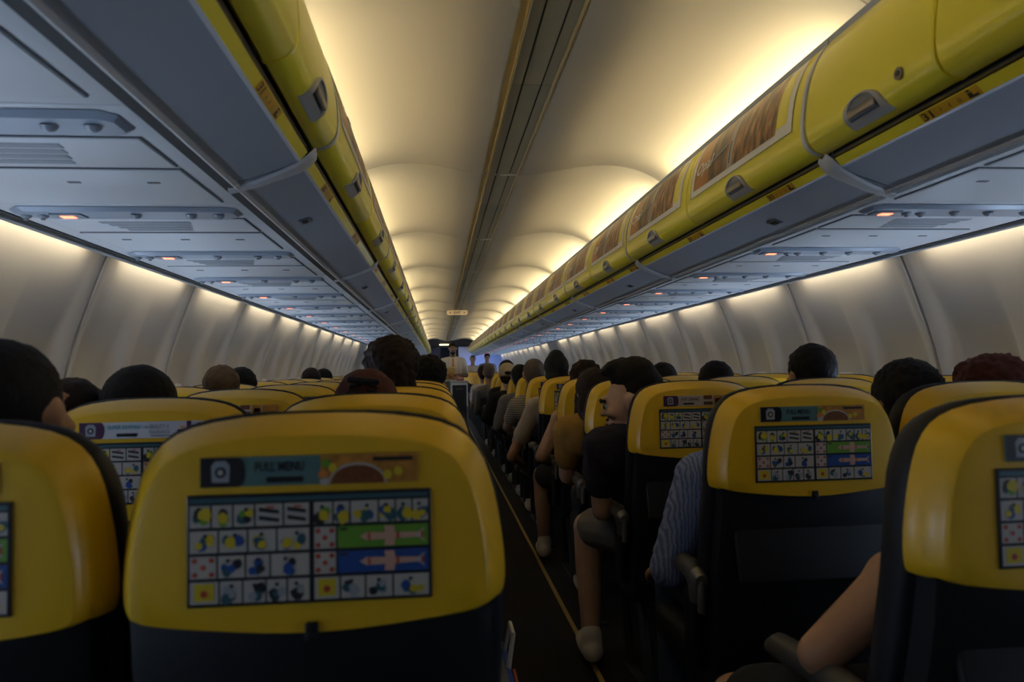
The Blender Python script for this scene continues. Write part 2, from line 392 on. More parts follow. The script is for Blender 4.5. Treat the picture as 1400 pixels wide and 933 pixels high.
# ------------------------------------------------------------------ overhead bins
DP = smooth_prof([(.657, .546), (.640, .546), (.617, .555), (.601, .577), (.597, .610), (.600, .66), (.612, .73), (.638, .795), (.668, .838), (.690, .856)], 3)
def dp_at(t):                              # t in 0..1 along the door profile by height
    z = .60 + (.845 - .60) * t
    for a, c in zip(DP, DP[1:]):
        if a[1] <= z <= c[1]: k = (z - a[1]) / max(1e-6, c[1] - a[1]); return (a[0] + (c[0] - a[0]) * k, z)
    return DP[-1]
def door_mesh(s, L):
    b = MB(); g = .004
    inner = [(p[0] + .018 * (1 if p[1] > .56 else .6), p[1] + (.012 if p[1] < .56 else 0)) for p in DP][::-1]
    prof = [(s * p[0], HC + p[1]) for p in DP + inner]
    n = len(prof); yy = [g, g + .004, L - g - .004, L - g]; ins = [.004, 0, 0, .004]
    vs = [(p[0] + s * i_, y, p[1]) for y, i_ in zip(yy, ins) for p in prof]
    fs = [(i * n + j, i * n + (j + 1) % n, (i + 1) * n + (j + 1) % n, (i + 1) * n + j) for i in range(3) for j in range(n)]
    fs += [tuple(range(n))[::-1], tuple(3 * n + j for j in range(n))]
    b.add(vs, fs, 'binyel'); return b.mesh('bin_door')
def on_door(s, y, z, off):                 # point on the door face at height z (above HC)
    for a, c in zip(DP, DP[1:]):
        if a[1] <= z <= c[1] and c[1] > a[1]: k = (z - a[1]) / (c[1] - a[1]); x = a[0] + (c[0] - a[0]) * k; break
    else: x = DP[-1][0] if z > .8 else .617
    return (s * (x - off), y, HC + z)
def handle_mesh(s):
    b = MB(); n = 20; base = [(-.115, 0), (.115, 0)]
    def outline(sc_, lift):
        p = []
        for i in range(n + 1):
            th = math.pi * i / n; p.append((.078 * sc_ * math.cos(th) * (1 if abs(math.cos(th)) < .9 else 1), lift + .062 * sc_ * math.sin(th) ** .7))
        return p
    o1 = outline(1, .548); o2 = outline(.74, .560); vs = []
    for p in o1: vs.append(on_door(s, p[0], max(p[1], .549), -.001))
    for p in o1: vs.append(on_door(s, p[0] * .97, max(p[1], .549), .007))
    for p in o2: vs.append(on_door(s, p[0], p[1], .007))
    for p in o2: vs.append(on_door(s, p[0] * .97, p[1], -.001))
    N = n + 1; fs = [(i * N + j, i * N + j + 1, (i + 1) * N + j + 1, (i + 1) * N + j) for i in range(3) for j in range(n)]
    for i in range(3): fs.append((i * N, (i + 1) * N, (i + 1) * N + n, i * N + n))
    b.add(vs, fs, 'handle')
    lo = [on_door(s, q[0], .560, .003) for q in o2]; p = [on_door(s, q[0], q[1], .003) for q in o2]; mi_ = [on_door(s, q[0], (q[1] + .560) / 2, .003) for q in o2]; b.add(lo + mi_ + p, [(i * N + j, i * N + j + 1, (i + 1) * N + j + 1, (i + 1) * N + j) for i in range(2) for j in range(n)], 'hcup')
    q0 = on_door(s, 0, .575, .004); b.box((q0[0], 0, q0[2]), (.012, .104, .020), 'metal', .004)
    return b.mesh('bin_handle')
AW = .80                                   # advert length
def ad_mesh(s):
    b = MB()
    def P(u, z, off): return on_door(s, (AW - u) if s > 0 else u, z, off)   # u runs in reading direction
    def patch(u0, u1, z0, z1, off, m, nu=2, nz=8, sk=0):
        vs = [P(u0 + (u1 - u0) * i / nu, z0 + (z1 - z0) * j / nz, off) for i in range(nu + 1) for j in range(nz + 1)]
        b.add(vs, [(i * (nz + 1) + j, i * (nz + 1) + j + 1, (i + 1) * (nz + 1) + j + 1, (i + 1) * (nz + 1) + j) for i in range(nu) for j in range(nz)], m)
    patch(0, AW, .628, .848, .0015, 'adframe')
    patch(AW - .10, AW - .035, .662, .815, .0021, 'binyel')
    patch(.03, .17, .650, .828, .0025, 'ador'); patch(.17, .345, .650, .828, .0025, 'addk')
    patch(.345, .385, .650, .828, .0025, 'white'); patch(.358, .368, .665, .74, .003, 'wink')
    patch(.385, AW - .10, .650, .828, .0025, 'adbr')
    patch(.0, AW, .6265, .6285, .002, 'wink', 2, 1); patch(0, .003, .628, .84, .002, 'wink'); patch(AW - .003, AW, .628, .84, .002, 'wink')
    vs, fs = text_geo('Opal', .075, True)
    b.add([P(.045 + v[0] + v[1] * .25, .700 + v[1] * .8 + v[0] * .05, .0035) for v in vs], fs, 'adframe')
    b.tube([P(.20 + .14 * i / 6, .716 + .004 * i, .004) for i in range(7)], .0022, 'adframe', 6)
    return b.mesh('bin_advert', recalc=False)
LABEL_FONT = {}
def label_mesh(s, num):
    b = MB()
    # on the lip face: from (.683,.512) to (.664,.532)
    def P(u, v, off):
        t = v; x = .683 + (.667 - .683) * t; z = .511 + (.530 - .511) * t
        return (s * (x - off * .7), -u if s > 0 else u, HC + z - off * .7)
    def quad(u0, u1, v0, v1, off, m): b.add([P(u0, v0, off), P(u1, v0, off), P(u1, v1, off), P(u0, v1, off)], [(0, 1, 2, 3)], m)
    quad(0, .17, .04, .92, .001, 'tag')
    vs, fs = text_geo(num, 1.0, True); b.add([P(.004 + v[0] * .038, .12 + v[1] * 1.02, .002) for v in vs], fs, 'wink')
    for i, ch in enumerate(('A', 'B', 'C') if s < 0 else ('F', 'E', 'D')):
        vs, fs = text_geo(ch, 1.0); b.add([P(.058 + i * .026 + v[0] * .014, .26 + v[1] * .5, .002) for v in vs], fs, 'wink')
    quad(.138, .150, .10, .60, .002, 'wink'); quad(.150, .163, .10, .30, .002, 'wink'); quad(.139, .148, .68, .88, .002, 'wink')
    return b.mesh('row_label', recalc=False)
def body_mesh(s, L):
    b = MB()
    b.sweep([(s * p[0], HC + p[1]) for p in ((.855, .455), (.80, .472), (.74, .492), (.686, .511), (.690, .53), (.93, .53))], .003, L - .003, 'bingrey')
    b.sweep([(s * p[0], HC + p[1]) for p in ((.842, .450), (.834, .455), (.839, .463), (.850, .461), (.850, .453))], .003, L - .003, 'trimgrey', closed=True, caps=True)
    b.sweep([(s * p[0], HC + p[1]) for p in ((.675, .535), (.672, .858), (.700, .868), (.90, .80), (.93, .53))], .003, L - .003, 'bingrey')
    b.sweep([(s * p[0], HC + p[1]) for p in ((.690, .856), (.683, .868), (.690, .874), (.705, .868))], .003, L - .003, 'trimgrey', closed=True, caps=True)
    b.sweep([(s * p[0], HC + p[1]) for p in ((.671, .536), (.664, .539), (.666, .543), (.673, .540))], .003, L - .003, 'metal', closed=True)
    b.sweep([(s * p[0], HC + p[1]) for p in ((.690, .53), (.672, .536), (.672, .56))], .003, L - .003, 'dark')
    for y in (.003, L - .003):
        b.add([(s * p[0], y, HC + p[1]) for p in ((.855, .455), (.686, .511), (.675, .535), (.672, .858), (.90, .80), (.93, .53))], [(0, 1, 2, 3, 4, 5)], 'bingrey')
    return b.mesh('bin_body')
def lip_mesh(s, L):
    b = MB(); b.sweep([(s * p[0], HC + p[1]) for p in ((.690, .5115), (.683, .511), (.676, .519), (.667, .530), (.671, .533), (.680, .533))], .02, L - .02, 'binyel', closed=True, caps=True)
    b.sweep([(s * p[0], HC + p[1]) for p in ((.692, .5085), (.6835, .5095), (.6825, .513), (.690, .513))], .02, L - .02, 'trimgrey', closed=True, caps=True)
    return b.mesh('bin_lip')
def joint_mesh(s):
    b = MB(); path = [(.868, .452), (.80, .466), (.74, .486), (.695, .502), (.672, .516), (.655, .532), (.650, .545)]; w = [.020, .022, .026, .033, .036, .030, .014]
    vs = []; 
    for (x, z), a in zip(path, w):
        sl = .012 - .040 * max(0, (.868 - x) / .218)
        for yy, zz in ((-a, .004), (-a * .8, -.004), (0, -.008), (a * .8, -.004), (a, .004)): vs.append((s * x, yy + sl, HC + z + zz))
    n = 5; b.add(vs, [(i * n + j, i * n + j + 1, (i + 1) * n + j + 1, (i + 1) * n + j) for i in range(len(path) - 1) for j in range(n - 1)], 'trimgrey')
    b.sweep([(s * (p[0] - .0015), HC + p[1]) for p in DP[2:]] + [(s * (p[0] + .012), HC + p[1]) for p in DP[:1:-1]], -.036, -.021, 'trimgrey', closed=True, caps=True)
    return b.mesh('joint_trim')
def vent_mesh(s):
    b = MB(); z = HC + .4815
    b.box((s * .775, 0, z - .001), (.034, .062, .008), 'hcup', .003, Matrix.Rotation(s * .32, 3, 'Y')); b.box((s * .775, 0, z - .004), (.018, .040, .006), 'black', .002, Matrix.Rotation(s * .32, 3, 'Y'))
    return b.mesh('underside_vent')
for s, side in ((-1, 'left'), (1, 'right')):
    hm, am, jm, vm = handle_mesh(s), ad_mesh(s), joint_mesh(s), vent_mesh(s)
    d45, d133, d50 = door_mesh(s, JP / 2), door_mesh(s, 1.33), door_mesh(s, .50)
    bm_, lm = body_mesh(s, JP), lip_mesh(s, JP)
    for k in range(-1, NB):
        y0 = JY0 + JP * k
        root = empty('overhead_bin', (0, y0, 0))
        nm = ORD[k + 1]
        tag(root, ('%s yellow-fronted overhead luggage bin on the %s side, counted from the camera' % (nm, side)), 'luggage bin', 'overhead luggage bins on the %s side' % side)
        link('bin_body', bm_, root); link('lip', lm, root)
        jt = link('joint_trim', jm, root, (0, .040, 0)); jt['label'] = 'grey rounded joint strip'
        if k >= 0: link('underside_vent', vm, root, (0, .55 if k % 2 == 0 else .60, 0))
        doors = [(0, 1.33, d133, .20, .665), (1.33, .50, d50, None, .245)] if k < 0 else [(0, JP / 2, d45, .065, .46), (JP / 2, JP / 2, d45, .065, .46)]
        for dy, L, dm, ay, hy in doors:
            d = link('door', dm, root, (0, dy, 0))
            link('handle', hm, d, (0, hy, 0))
            if ay is not None: link('advert', am, d, (0, ay, 0))
            if k < 0 and ay is None and s > 0:
                b = MB(); q = on_door(s, .105, .598, 0)
                b.tube([(q[0] + .002, q[1], q[2]), (q[0] - .005, q[1], q[2])], .013, 'metal', 20); b.tube([(q[0] - .005, q[1], q[2]), (q[0] - .007, q[1], q[2])], .006, 'wink', 12)
                link('lock', b.mesh('lock'), d)
# row labels belong to the bin they are stuck on
bins = {}
for o in COL.objects:
    if o.name.split('.')[0] == 'overhead_bin': bins.setdefault('left' if 'left' in o['group'] else 'right', []).append(o)
for s, side in ((-1, 'left'), (1, 'right')):
    for r in range(22):
        y = 1.45 + (r - 0) * RP * .965
        num = 31 - r
        if y > JY0 + JP * NB - .2: break
        for bo in bins[side]:
            if bo.location.y <= y < bo.location.y + JP:
                yy = min(max(y - bo.location.y, .22), JP - .05) if s > 0 else min(max(y - bo.location.y - .12, .04), JP - .22)
                if bo.location.y < 0 and s > 0: yy = y - bo.location.y
                l = link('row_label', label_mesh(s, str(num)), bo, (0, yy, 0)); l['label'] = 'gold sticker with the number %d' % num
# ------------------------------------------------------------------ service panels over the seats
def psu_parts(s):
    Z = HC + .462; xs = (.878, 1.556); b = MB()
    # base plate with thin gaps round it: grille panel and blank panel
    def plate(y0, y1, xa, xb, z, m, th=.006, bev=.002): b.box((s * (xa + xb) / 2, (y0 + y1) / 2, z + th / 2), (xb - xa, y1 - y0, th), m, bev)
    plate(.002, RP - .002, *xs, Z + .002, 'psu'); 
    base = b.mesh('panel')
    b = MB(); plate(.170, .375, .93, 1.50, Z - .001, 'seam', .003, 0); plate(.174, .371, .934, 1.496, Z - .003, 'psu', .004); grp = b.mesh('grille_panel')
    b = MB()
    for i in range(4): plate(.205 + i * .038, .233 + i * .038, 1.10 + .01 * i, 1.36 - .012 * i, Z - .0045, 'slat', .003, .001)
    sl = b.mesh('grille')
    b = MB(); plate(.395, .72, .93, 1.50, Z - .001, 'seam', .003, 0); plate(.399, .716, .934, 1.496, Z - .003, 'psu', .004)
    for x in (1.03, 1.21, 1.40): plate(.50, .512, x - .014, x + .014, Z - .0045, 'seam', .002, 0)
    bl = b.mesh('mask_door')
    b = MB(); pr = [(.92, .045), (.945, .020), (1.49, .020), (1.53, .060), (1.53, .110), (1.49, .148), (.945, .148), (.92, .12)]
    inn = [(1.225 + (p[0] - 1.225) * .96, .084 + (p[1] - .084) * .72) for p in pr]; n = len(pr)
    b.add([(s * p[0], p[1], Z) for p in pr] + [(s * p[0], p[1], Z - .010) for p in inn] + [(s * p[0], p[1], Z - .010) for p in inn], [(j, (j + 1) % n, n + (j + 1) % n, n + j) for j in range(n)] + [tuple(range(2 * n, 3 * n))], 'psu2')
    st = b.mesh('light_strip', ang=20)
    out = [('panel', base, None), ('grille_panel', grp, None), ('grille', sl, 1), ('mask_door', bl, None), ('light_strip', st, None)]
    lamps = []
    for x in ((1.20, 1.05, .975) if s < 0 else (1.20, 1.31, 1.43)):
        b = MB(); b.tube([(s * x, .075, Z - .008), (s * x, .078, Z - .016), (s * x, .080, Z - .019)], [.016, .013, .008], 'chrome', 14); lamps.append(('reading_light', b.mesh('reading_light'), 4))
    for x in ((1.50, 1.455) if s < 0 else (1.055, 1.10)):
        b = MB(); b.ball((s * x, .09, Z - .010), (.015, .015, .010), 'chrome'); b.tube([(s * x, .09, Z - .02), (s * x, .09, Z - .023)], .006, 'slat', 10); lamps.append(('air_nozzle', b.mesh('air_nozzle'), 4))
    xs_ = 1.385 if s < 0 else .985; b = MB(); b.box((s * xs_, .085, Z - .012), (.085, .050, .006), 'slat', .002); b.box((s * xs_, .085, Z - .0155), (.036, .026, .003), 'sign', .001); lamps.append(('lit_sign', b.mesh('lit_sign'), 4))
    return out + lamps
for s, side in ((-1, 'left'), (1, 'right')):
    parts = psu_parts(s)
    for r in range(-2, 28):
        y0 = 2.0 + r * RP + (.06 if s < 0 else -.02) 
        if y0 + RP > YEND: break
        root = empty('service_unit', (0, y0, 0)); idx = r + 2
        tag(root, '%s pale grey service panel over the %s seats, counted from the camera' % (ORD[idx], side), 'ceiling panel', 'service panels over the %s seats' % side)
        made = []
        for nme, me, par in parts:
            if r > 14 and nme in ('reading_light', 'air_nozzle', 'grille'): made.append(None); continue
            made.append(link(nme, me, root if par is None else made[par]))
# ------------------------------------------------------------------ exit sign
root = empty('exit_sign', (-.05, 11.9, HC + .985))
b = MB(); pts = [(p[0], p[1]) for p in rrect(.34, .075, .03)]; n = len(pts)
b.add([(p[0], -.02, p[1] - .055) for p in pts] + [(p[0], .02, p[1] - .055) for p in pts], [tuple(range(n)), tuple(range(n, 2 * n))[::-1]] + [(j, (j + 1) % n, n + (j + 1) % n, n + j) for j in range(n)], 'sign_w'); link('sign_plate', b.mesh('plate'), root)
b = MB(); b.box((0, 0, -.008), (.05, .03, .03), 'rail', .003); link('bracket', b.mesh('bracket'), root)
b = MB(); vs, fs = text_geo('EXIT', .055, True); w = max(v[0] for v in vs); b.add([(v[0] - w / 2, -.022, v[1] - .075) for v in vs], fs, 'signred')
for sx in (-1, 1): b.add([(sx * .105, -.022, -.040), (sx * .105, -.022, -.070), (sx * .13, -.022, -.055)], [(0, 1, 2)], 'signred')
link('lettering', b.mesh('letters', recalc=False), root)
tag(root, 'small cream EXIT sign hanging under the ceiling rail over the aisle', 'exit sign')
# ------------------------------------------------------------------ seats
def outline(k=0, wide=0):
    p = [(0, 1.147), (.08, 1.145), (.150, 1.135), (.190, 1.118), (.214, 1.090), (.228, 1.050), (.238, 1.00), (.2435, .95), (.2435, .913), (.236, .900), (.20, .893), (.12, .885), (.05, .880), (0, .879)]
    p = [(x, z) for x, z in p]
    full = p + [(-x, z) for x, z in p[-2:0:-1]]
    return full
def offset_outline(pts, d):
    n = len(pts); out = []
    cx, cz = 0, 1.02
    for i in range(n):
        a = Vector(pts[i - 1]); c = Vector(pts[(i + 1) % n]); t = (c - a)
        if t.length < 1e-9: t = Vector((1, 0))
        t.normalize(); nrm = Vector((t.y, -t.x))
        if nrm.dot(Vector((cx, cz)) - Vector(pts[i])) < 0: nrm = -nrm
        q = Vector(pts[i]) + nrm * d; out.append((q.x, q.y))
    return out
def refine(p, n=2):
    for _ in range(n):
        q = []
        for i in range(len(p)):
            a, c = p[i], p[(i + 1) % len(p)]; q += [(a[0] * .75 + c[0] * .25, a[1] * .75 + c[1] * .25), (a[0] * .25 + c[0] * .75, a[1] * .25 + c[1] * .75)]
        p = q
    return p
OUT = refine(outline(), 1)
def loft(b, rings, m, cap0=True, cap1=True):
    n = len(rings[0]); vs = [v for r in rings for v in r]
    fs = [(i * n + j, i * n + (j + 1) % n, (i + 1) * n + (j + 1) % n, (i + 1) * n + j) for i in range(len(rings) - 1) for j in range(n)]
    if cap0: fs.append(tuple(range(n))[::-1])
    if cap1: fs.append(tuple((len(rings) - 1) * n + j for j in range(n)))
    b.add(vs, fs, m)
def seat_shell():
    b = MB()
    def bulge(p, y): return (p[0], y, p[1])
    def ins(d):
        # inset wider at the sides than at the top; almost none along the bottom edge
        r = []
        for x, z in OUT:
            kx = 1 - d * 1.1 / .243; kz = 1 - d * .85 / .13
            r.append((x * kx, 1.0 + (z - 1.0) * (kz if z > 1.0 else 1 - d * .06 / .1)))
        return r
    rings = [[bulge(p, .080) for p in ins(.006)], [bulge(p, .070) for p in OUT], [bulge(p, .058) for p in ins(.002)], [bulge(p, .018) for p in ins(.020)], [bulge(p, .012) for p in ins(.026)], [bulge(p, .010) for p in ins(.036)]]
    loft(b, rings, 'seatyel')
    return b.mesh('back_shell', ang=28)
def card_mesh():
    b = MB(); rnd = random.Random(3)
    X0, X1, Z0, Z1 = -.147, .147, .918, 1.053
    def q(x0, x1, z0, z1, y, m, n=1): b.add([(x0, y, z0), (x1, y, z0), (x1, y, z1), (x0, y, z1)], [(0, 1, 2, 3)], m)
    b.box(((X0 + X1) / 2, .0085, (Z0 + Z1) / 2), (X1 - X0, .004, Z1 - Z0), 'cardblk', .0015)
    q(X0 + .004, X1 - .004, Z1 - .0095, Z1 - .004, .0062, 'pteal')
    rows = [Z1 - .0125 - .0305 * i for i in range(4)]; H = .0265
    def pict(x0, x1, z1, kind):
        q(x0, x1, z1 - H, z1, .0060, 'white'); cx = (x0 + x1) / 2; cz = z1 - H / 2; w = x1 - x0
        if kind == 'warn': q(cx - w * .36, cx + w * .36, cz - H * .36, cz + H * .42, .0056, 'pyel'); b.add([(cx + .0045 * math.cos(a * .785), .0052, cz - .001 + .0045 * math.sin(a * .785)) for a in range(8)], [tuple(range(8))], 'pred'); return
        cols = {'g': ['pteal', 'pgreen', 'wink', 'pyel'], 'y': ['pyel', 'pblue', 'pteal', 'pyel'], 'b': ['pblue', 'pteal', 'wink'], 'r': ['pred', 'wink'], 'x': ['pred', 'pred', 'ppink'], 'l': ['slat', 'wink', 'pteal']}[kind]
        if kind == 'x':
            for a in ((-.32, -.32), (.32, -.32), (-.32, .32), (.32, .32), (0, 0)):
                px, pz = cx + a[0] * w, cz + a[1] * H; b.add([(px + .0034 * math.cos(t * 1.05), .0054, pz + .0034 * math.sin(t * 1.05)) for t in range(6)], [tuple(range(6))], 'pred')
            return
        if kind == 'r':
            for dz in (-.22, .16): b.add([(cx - w * .38, .0054, cz + dz * H), (cx + w * .38, .0054, cz + dz * H - .0035), (cx + w * .38, .0054, cz + dz * H + .001), (cx - w * .38, .0054, cz + dz * H + .005)], [(0, 1, 2, 3)], 'wink')
            q(cx - w * .1, cx + w * .2, cz + H * .3, cz + H * .4, .0052, 'pred'); return
        for i in range(4):                                     # small seated / standing figures
            px = cx + rnd.uniform(-.28, .28) * w; pz = cz + rnd.uniform(-.3, .15) * H; k = cols[i % len(cols)]; r_ = rnd.uniform(.0035, .0062)
            b.add([(px + r_ * (1 + .5 * rnd.random()) * math.cos(t * .9), .0055 - i * .0001, pz + r_ * (1 + .7 * rnd.random()) * math.sin(t * .9)) for t in range(7)], [tuple(range(7))], k)
        px = cx + rnd.uniform(-.15, .15) * w; b.add([(px + .0026 * math.cos(t), .0050, cz + H * .28 + .0026 * math.sin(t)) for t in range(6)], [tuple(range(6))], 'wink')
    L0, L1, Rr0, Rr1 = X0 + .004, -.002, .004, X1 - .004
    lay = [([1, 1, 1, 1.35, 1.25], 'gggrr', L0, L1), ([1.2, 1.2, 1.2, 1.4], 'yyyy', L0, L1), ([1.15, 1.15, 1.0, 1.7], 'xbbb', L0, L1), ([1.3, 1, 1, .9, 1], 'wllll', L0, L1),
           ([1, .85, 1.5, .85, .85, .85], 'gyyyyy', Rr0, Rr1), None, None, ([1.05, 1, 1.1, 1.5], 'wlly', Rr0, Rr1)]
    for i, t in enumerate(lay):
        z1 = rows[i % 4]
        if t is None:
            pict(Rr0, Rr0 + .026, z1, 'x'); c = 'pgreen' if i == 5 else 'pblue'
            q(Rr0 + .0285, Rr1, z1 - H, z1, .0060, c); cz = z1 - H / 2; a, e = Rr0 + .055, Rr1 - .012
            b.add([(a, .0055, cz), (a + .008, .0055, cz - .005), (e, .0055, cz - .003), (e, .0055, cz + .003), (a + .008, .0055, cz + .005)], [(0, 1, 2, 3, 4)], 'ppink')
            m_ = (a + e) / 2 - .006
            b.add([(m_, .0053, cz + .012), (m_ + .012, .0053, cz + .012), (m_ + .014, .0053, cz), (m_ + .012, .0053, cz - .012), (m_, .0053, cz - .012), (m_ + .002, .0053, cz)], [(0, 1, 2, 3, 4, 5)], 'ppink')
            b.add([(e - .004, .0053, cz), (e + .008, .0053, cz + .009), (e + .004, .0053, cz), (e + .008, .0053, cz - .009)], [(0, 1, 2, 3)], 'white')
            for dx in (.01, .045, .075): q(a + dx, a + dx + .003, cz - .0045, cz + .0045, .0050, 'pred')
            q(Rr0 + .031, Rr0 + .040, z1 - .005, z1 - .002, .0055, 'wink')
            continue
        ws, ks, a, e = t; tot = sum(ws); g = .0022; x = a; full = (e - a) - g * (len(ws) - 1)
        for w, k in zip(ws, ks): ww = full * w / tot; pict(x, x + ww, z1, 'warn' if k == 'w' else k); x += ww + g
    return b.mesh('safety_card', smooth=False, recalc=False)
def banner_mesh(kind):
    b = MB(); X0, X1, Z0, Z1 = -.131, .131, 1.062, 1.098; Y = .0072
    def q(x0, x1, z0, z1, y, m): b.add([(x0, y, z0), (x1, y, z0), (x1, y, z1), (x0, y, z1)], [(0, 1, 2, 3)], m)
    bg = {'menu': 'tealad', 'drinks': 'creamad', 'beauty': 'whitead'}[kind]; badge = {'menu': 'cardblk', 'drinks': 'plum', 'beauty': 'plum'}[kind]
    b.box((0, Y + .002, (Z0 + Z1) / 2), (X1 - X0, .004, Z1 - Z0), bg, .001)
    q(X0, X0 + .045, Z0, Z1, Y - .0006, badge)
    b.add([(X0 + .045 + .008 * math.cos(t), Y - .0006, (Z0 + Z1) / 2 + .018 * math.sin(t)) for t in [-math.pi / 2 + math.pi * i / 8 for i in range(9)]], [tuple(range(9))], badge)
    # crest-like badge: rounded shield with ring
    cx, cz = X0 + .024, (Z0 + Z1) / 2
    b.add([(cx - .010, Y - .001, cz - .012), (cx + .010, Y - .001, cz - .012), (cx + .011, Y - .001, cz + .008), (cx + .006, Y - .001, cz + .014), (cx - .006, Y - .001, cz + .014), (cx - .011, Y - .001, cz + .008)], [(0, 1, 2, 3, 4, 5)], 'slat')
    b.add([(cx + .0068 * math.cos(t * .52), Y - .0014, cz + .0068 * math.sin(t * .52)) for t in range(12)], [tuple(range(12))], 'cardblk')
    b.add([(cx + .0035 * math.cos(t * .52), Y - .0018, cz + .0035 * math.sin(t * .52)) for t in range(12)], [tuple(range(12))], 'white')
    def txt(s_, size, x, z, m, sx=1):
        vs, fs = text_geo(s_, size, True); b.add([(x + v[0] * sx, Y - .0008, z + v[1]) for v in vs], fs, m)
    if kind == 'menu':
        txt('FULL MENU', .016, X0 + .064, Z0 + .018, 'cardblk', .72)
        q(X0 + .078, X0 + .122, Z0 + .004, Z0 + .011, Y - .0008, 'cardblk')
        q(X0 + .143, X1, Z0, Z1, Y - .0006, 'food')
        b.add([(X0 + .188 + .036 * math.cos(math.pi * i / 10), Y - .001, Z0 + .026 * math.sin(math.pi * i / 10)) for i in range(11)], [tuple(range(11))], 'white')
        b.add([(X0 + .188 + .033 * math.cos(math.pi * i / 10), Y - .0014, Z0 + .023 * math.sin(math.pi * i / 10)) for i in range(11)], [tuple(range(11))], 'bowl')
        for x, z, m_ in ((.146, .012, 'orange'), (.150, .026, 'pgreen'), (.158, .020, 'pyel'), (.148, .004, 'white'), (.238, .014, 'pyel'), (.225, .010, 'pyel')):
            b.add([(X0 + x + .006 * math.cos(t * .9), Y - .0018, Z0 + z + .006 * math.sin(t * .9)) for t in range(7)], [tuple(range(7))], m_)
        q(X1 - .055, X1 - .006, Z1 - .009, Z1 - .004, Y - .0018, 'cardblk')
    elif kind == 'drinks':
        txt('HOT DRINKS', .014, X0 + .062, Z0 + .018, 'plum', .78); q(X0 + .070, X0 + .108, Z0 + .005, Z0 + .011, Y - .0008, 'cardblk')
        for x, w, z0, z1, m_ in ((.142, .030, .022, .036, 'bowl'), (.142, .030, .016, .020, 'white'), (.142, .032, .003, .014, 'bowl'), (.178, .030, .0, .036, 'food'), (.184, .02, .008, .026, 'pred'), (.212, .05, 0, .036, 'food')):
            q(X0 + x, min(X0 + x + w, X1), Z0 + z0, Z0 + z1, Y - .001, m_)
    else:
        txt('SUPER SAVINGS', .0115, X0 + .060, Z0 + .021, 'cyanink', .84); txt('on', .008, X0 + .137, Z0 + .022, 'cyanink', .9)
        q(X0 + .078, X0 + .121, Z0 + .004, Z0 + .011, Y - .0008, 'cardblk')
        txt('BEAUTY &', .0125, X0 + .147, Z0 + .021, 'slat', .74); txt('FRAGRANCES', .0115, X0 + .147, Z0 + .009, 'slat', .62)
        q(X0 + .150, X0 + .20, Z0 + .004, Z0 + .0055, Y - .0008, 'plum')
        for x, w, z0, z1, m_ in ((.206, .022, .003, .018, 'plum'), (.212, .010, .018, .026, 'ppink'), (.226, .010, .003, .036, 'plum'), (.238, .007, .008, .028, 'pblue'), (.249, .005, .003, .032, 'wink')):
            q(X0 + x, X0 + x + w, Z0 + z0, Z0 + z1, Y - .001, m_)
    return b.mesh('banner_' + kind, smooth=False, recalc=False)
def back_cushion():
    b = MB(); rings = []
    base = offset_outline(OUT, -.014)
    lowx = [(0, 1.150), (.09, 1.149), (.155, 1.139), (.195, 1.120), (.222, 1.084), (.237, 1.03), (.2425, .94), (.2425, .85), (.238, .70), (.232, .50), (.225, .43), (.10, .42), (0, .42)]
    full = refine(lowx + [(-x, z) for x, z in lowx[-2:0:-1]], 1)
    def lean(z): return .13 * smooth01((1.0 - z) / .6)          # the back leans: its foot is further forward
    def ring(k, y):
        return [(x * k, y + lean(z), .80 + (z - .80) * (1 - (1 - k) * .7)) for x, z in full]
    loft(b, [ring(.90, .064), ring(.97, .066), ring(1.0, .076), ring(.99, .105), ring(.955, .135), ring(.86, .152)], 'navy')
    return b.mesh('back_cushion', ang=60)
def back_panel():
    b = MB()
    prof = [(.905, .020), (.88, .022), (.84, .026), (.78, .040), (.70, .062), (.58, .095), (.48, .118), (.42, .132)]
    rings = []
    for z, y in prof:
        w = .222 if z > .6 else .215
        rings.append([(-w, y + .06, z), (-w, y + .012, z), (-w + .02, y, z), (w - .02, y, z), (w, y + .012, z), (w, y + .06, z)])
    loft(b, rings, 'dark'); return b.mesh('back_panel', ang=50)
def tray():
    b = MB(); R = Matrix.Rotation(-.26, 3, 'X')
    b.box((0, .036, .775), (.385, .016, .20), 'dark', .010, R)
    return b.mesh('tray_table')
def latch():
    b = MB(); b.box((0, .008, .884), (.016, .008, .022), 'dark', .003); b.box((0, .003, .880), (.008, .003, .008), 'dark', .001); return b.mesh('tray_latch')
def seat_pan():
    b = MB(); b.box((0, .40, .40), (.46, .47, .12), 'navy', .045); return b.mesh('seat_cushion')
def armrest():
    b = MB()
    # curved arm: vertical root at the back, arm reaching forward
    pts = [(0, .155, .60), (0, .15, .645), (0, .18, .672), (0, .26, .672), (0, .36, .665), (0, .46, .655), (0, .50, .64)]
    rs = [.020, .026, .028, .026, .026, .025, .014]
    b.tube(pts, rs, 'grey', 12); b.box((0, .20, .52), (.024, .08, .20), 'dark', .01)
    return b.mesh('armrest')
def arm_cap():
    b = MB(); b.tube([(0, .12, .66), (0, .150, .668)], [.016, .022], 'metal', 12); b.box((0, .130, .62), (.016, .02, .09), 'metal', .006); return b.mesh('hinge_cap')
def leg():
    b = MB(); b.tube([(0, .55, .34), (0, .50, .20), (0, .46, .02)], [.016, .016, .018], 'legm', 10)
    b.tube([(0, .30, .34), (0, .24, .18), (0, .20, .02)], [.016, .016, .018], 'legm', 10); b.box((0, .33, .010), (.035, .34, .018), 'legm', .004)
    return b.mesh('leg')
SM = dict(shell=seat_shell(), card=card_mesh(), bc=back_cushion(), bp=back_panel(), tray=tray(), latch=latch(), pan=seat_pan(), arm=armrest(), cap=arm_cap(), leg=leg(), menu=banner_mesh('menu'), drinks=banner_mesh('drinks'), beauty=banner_mesh('beauty'))
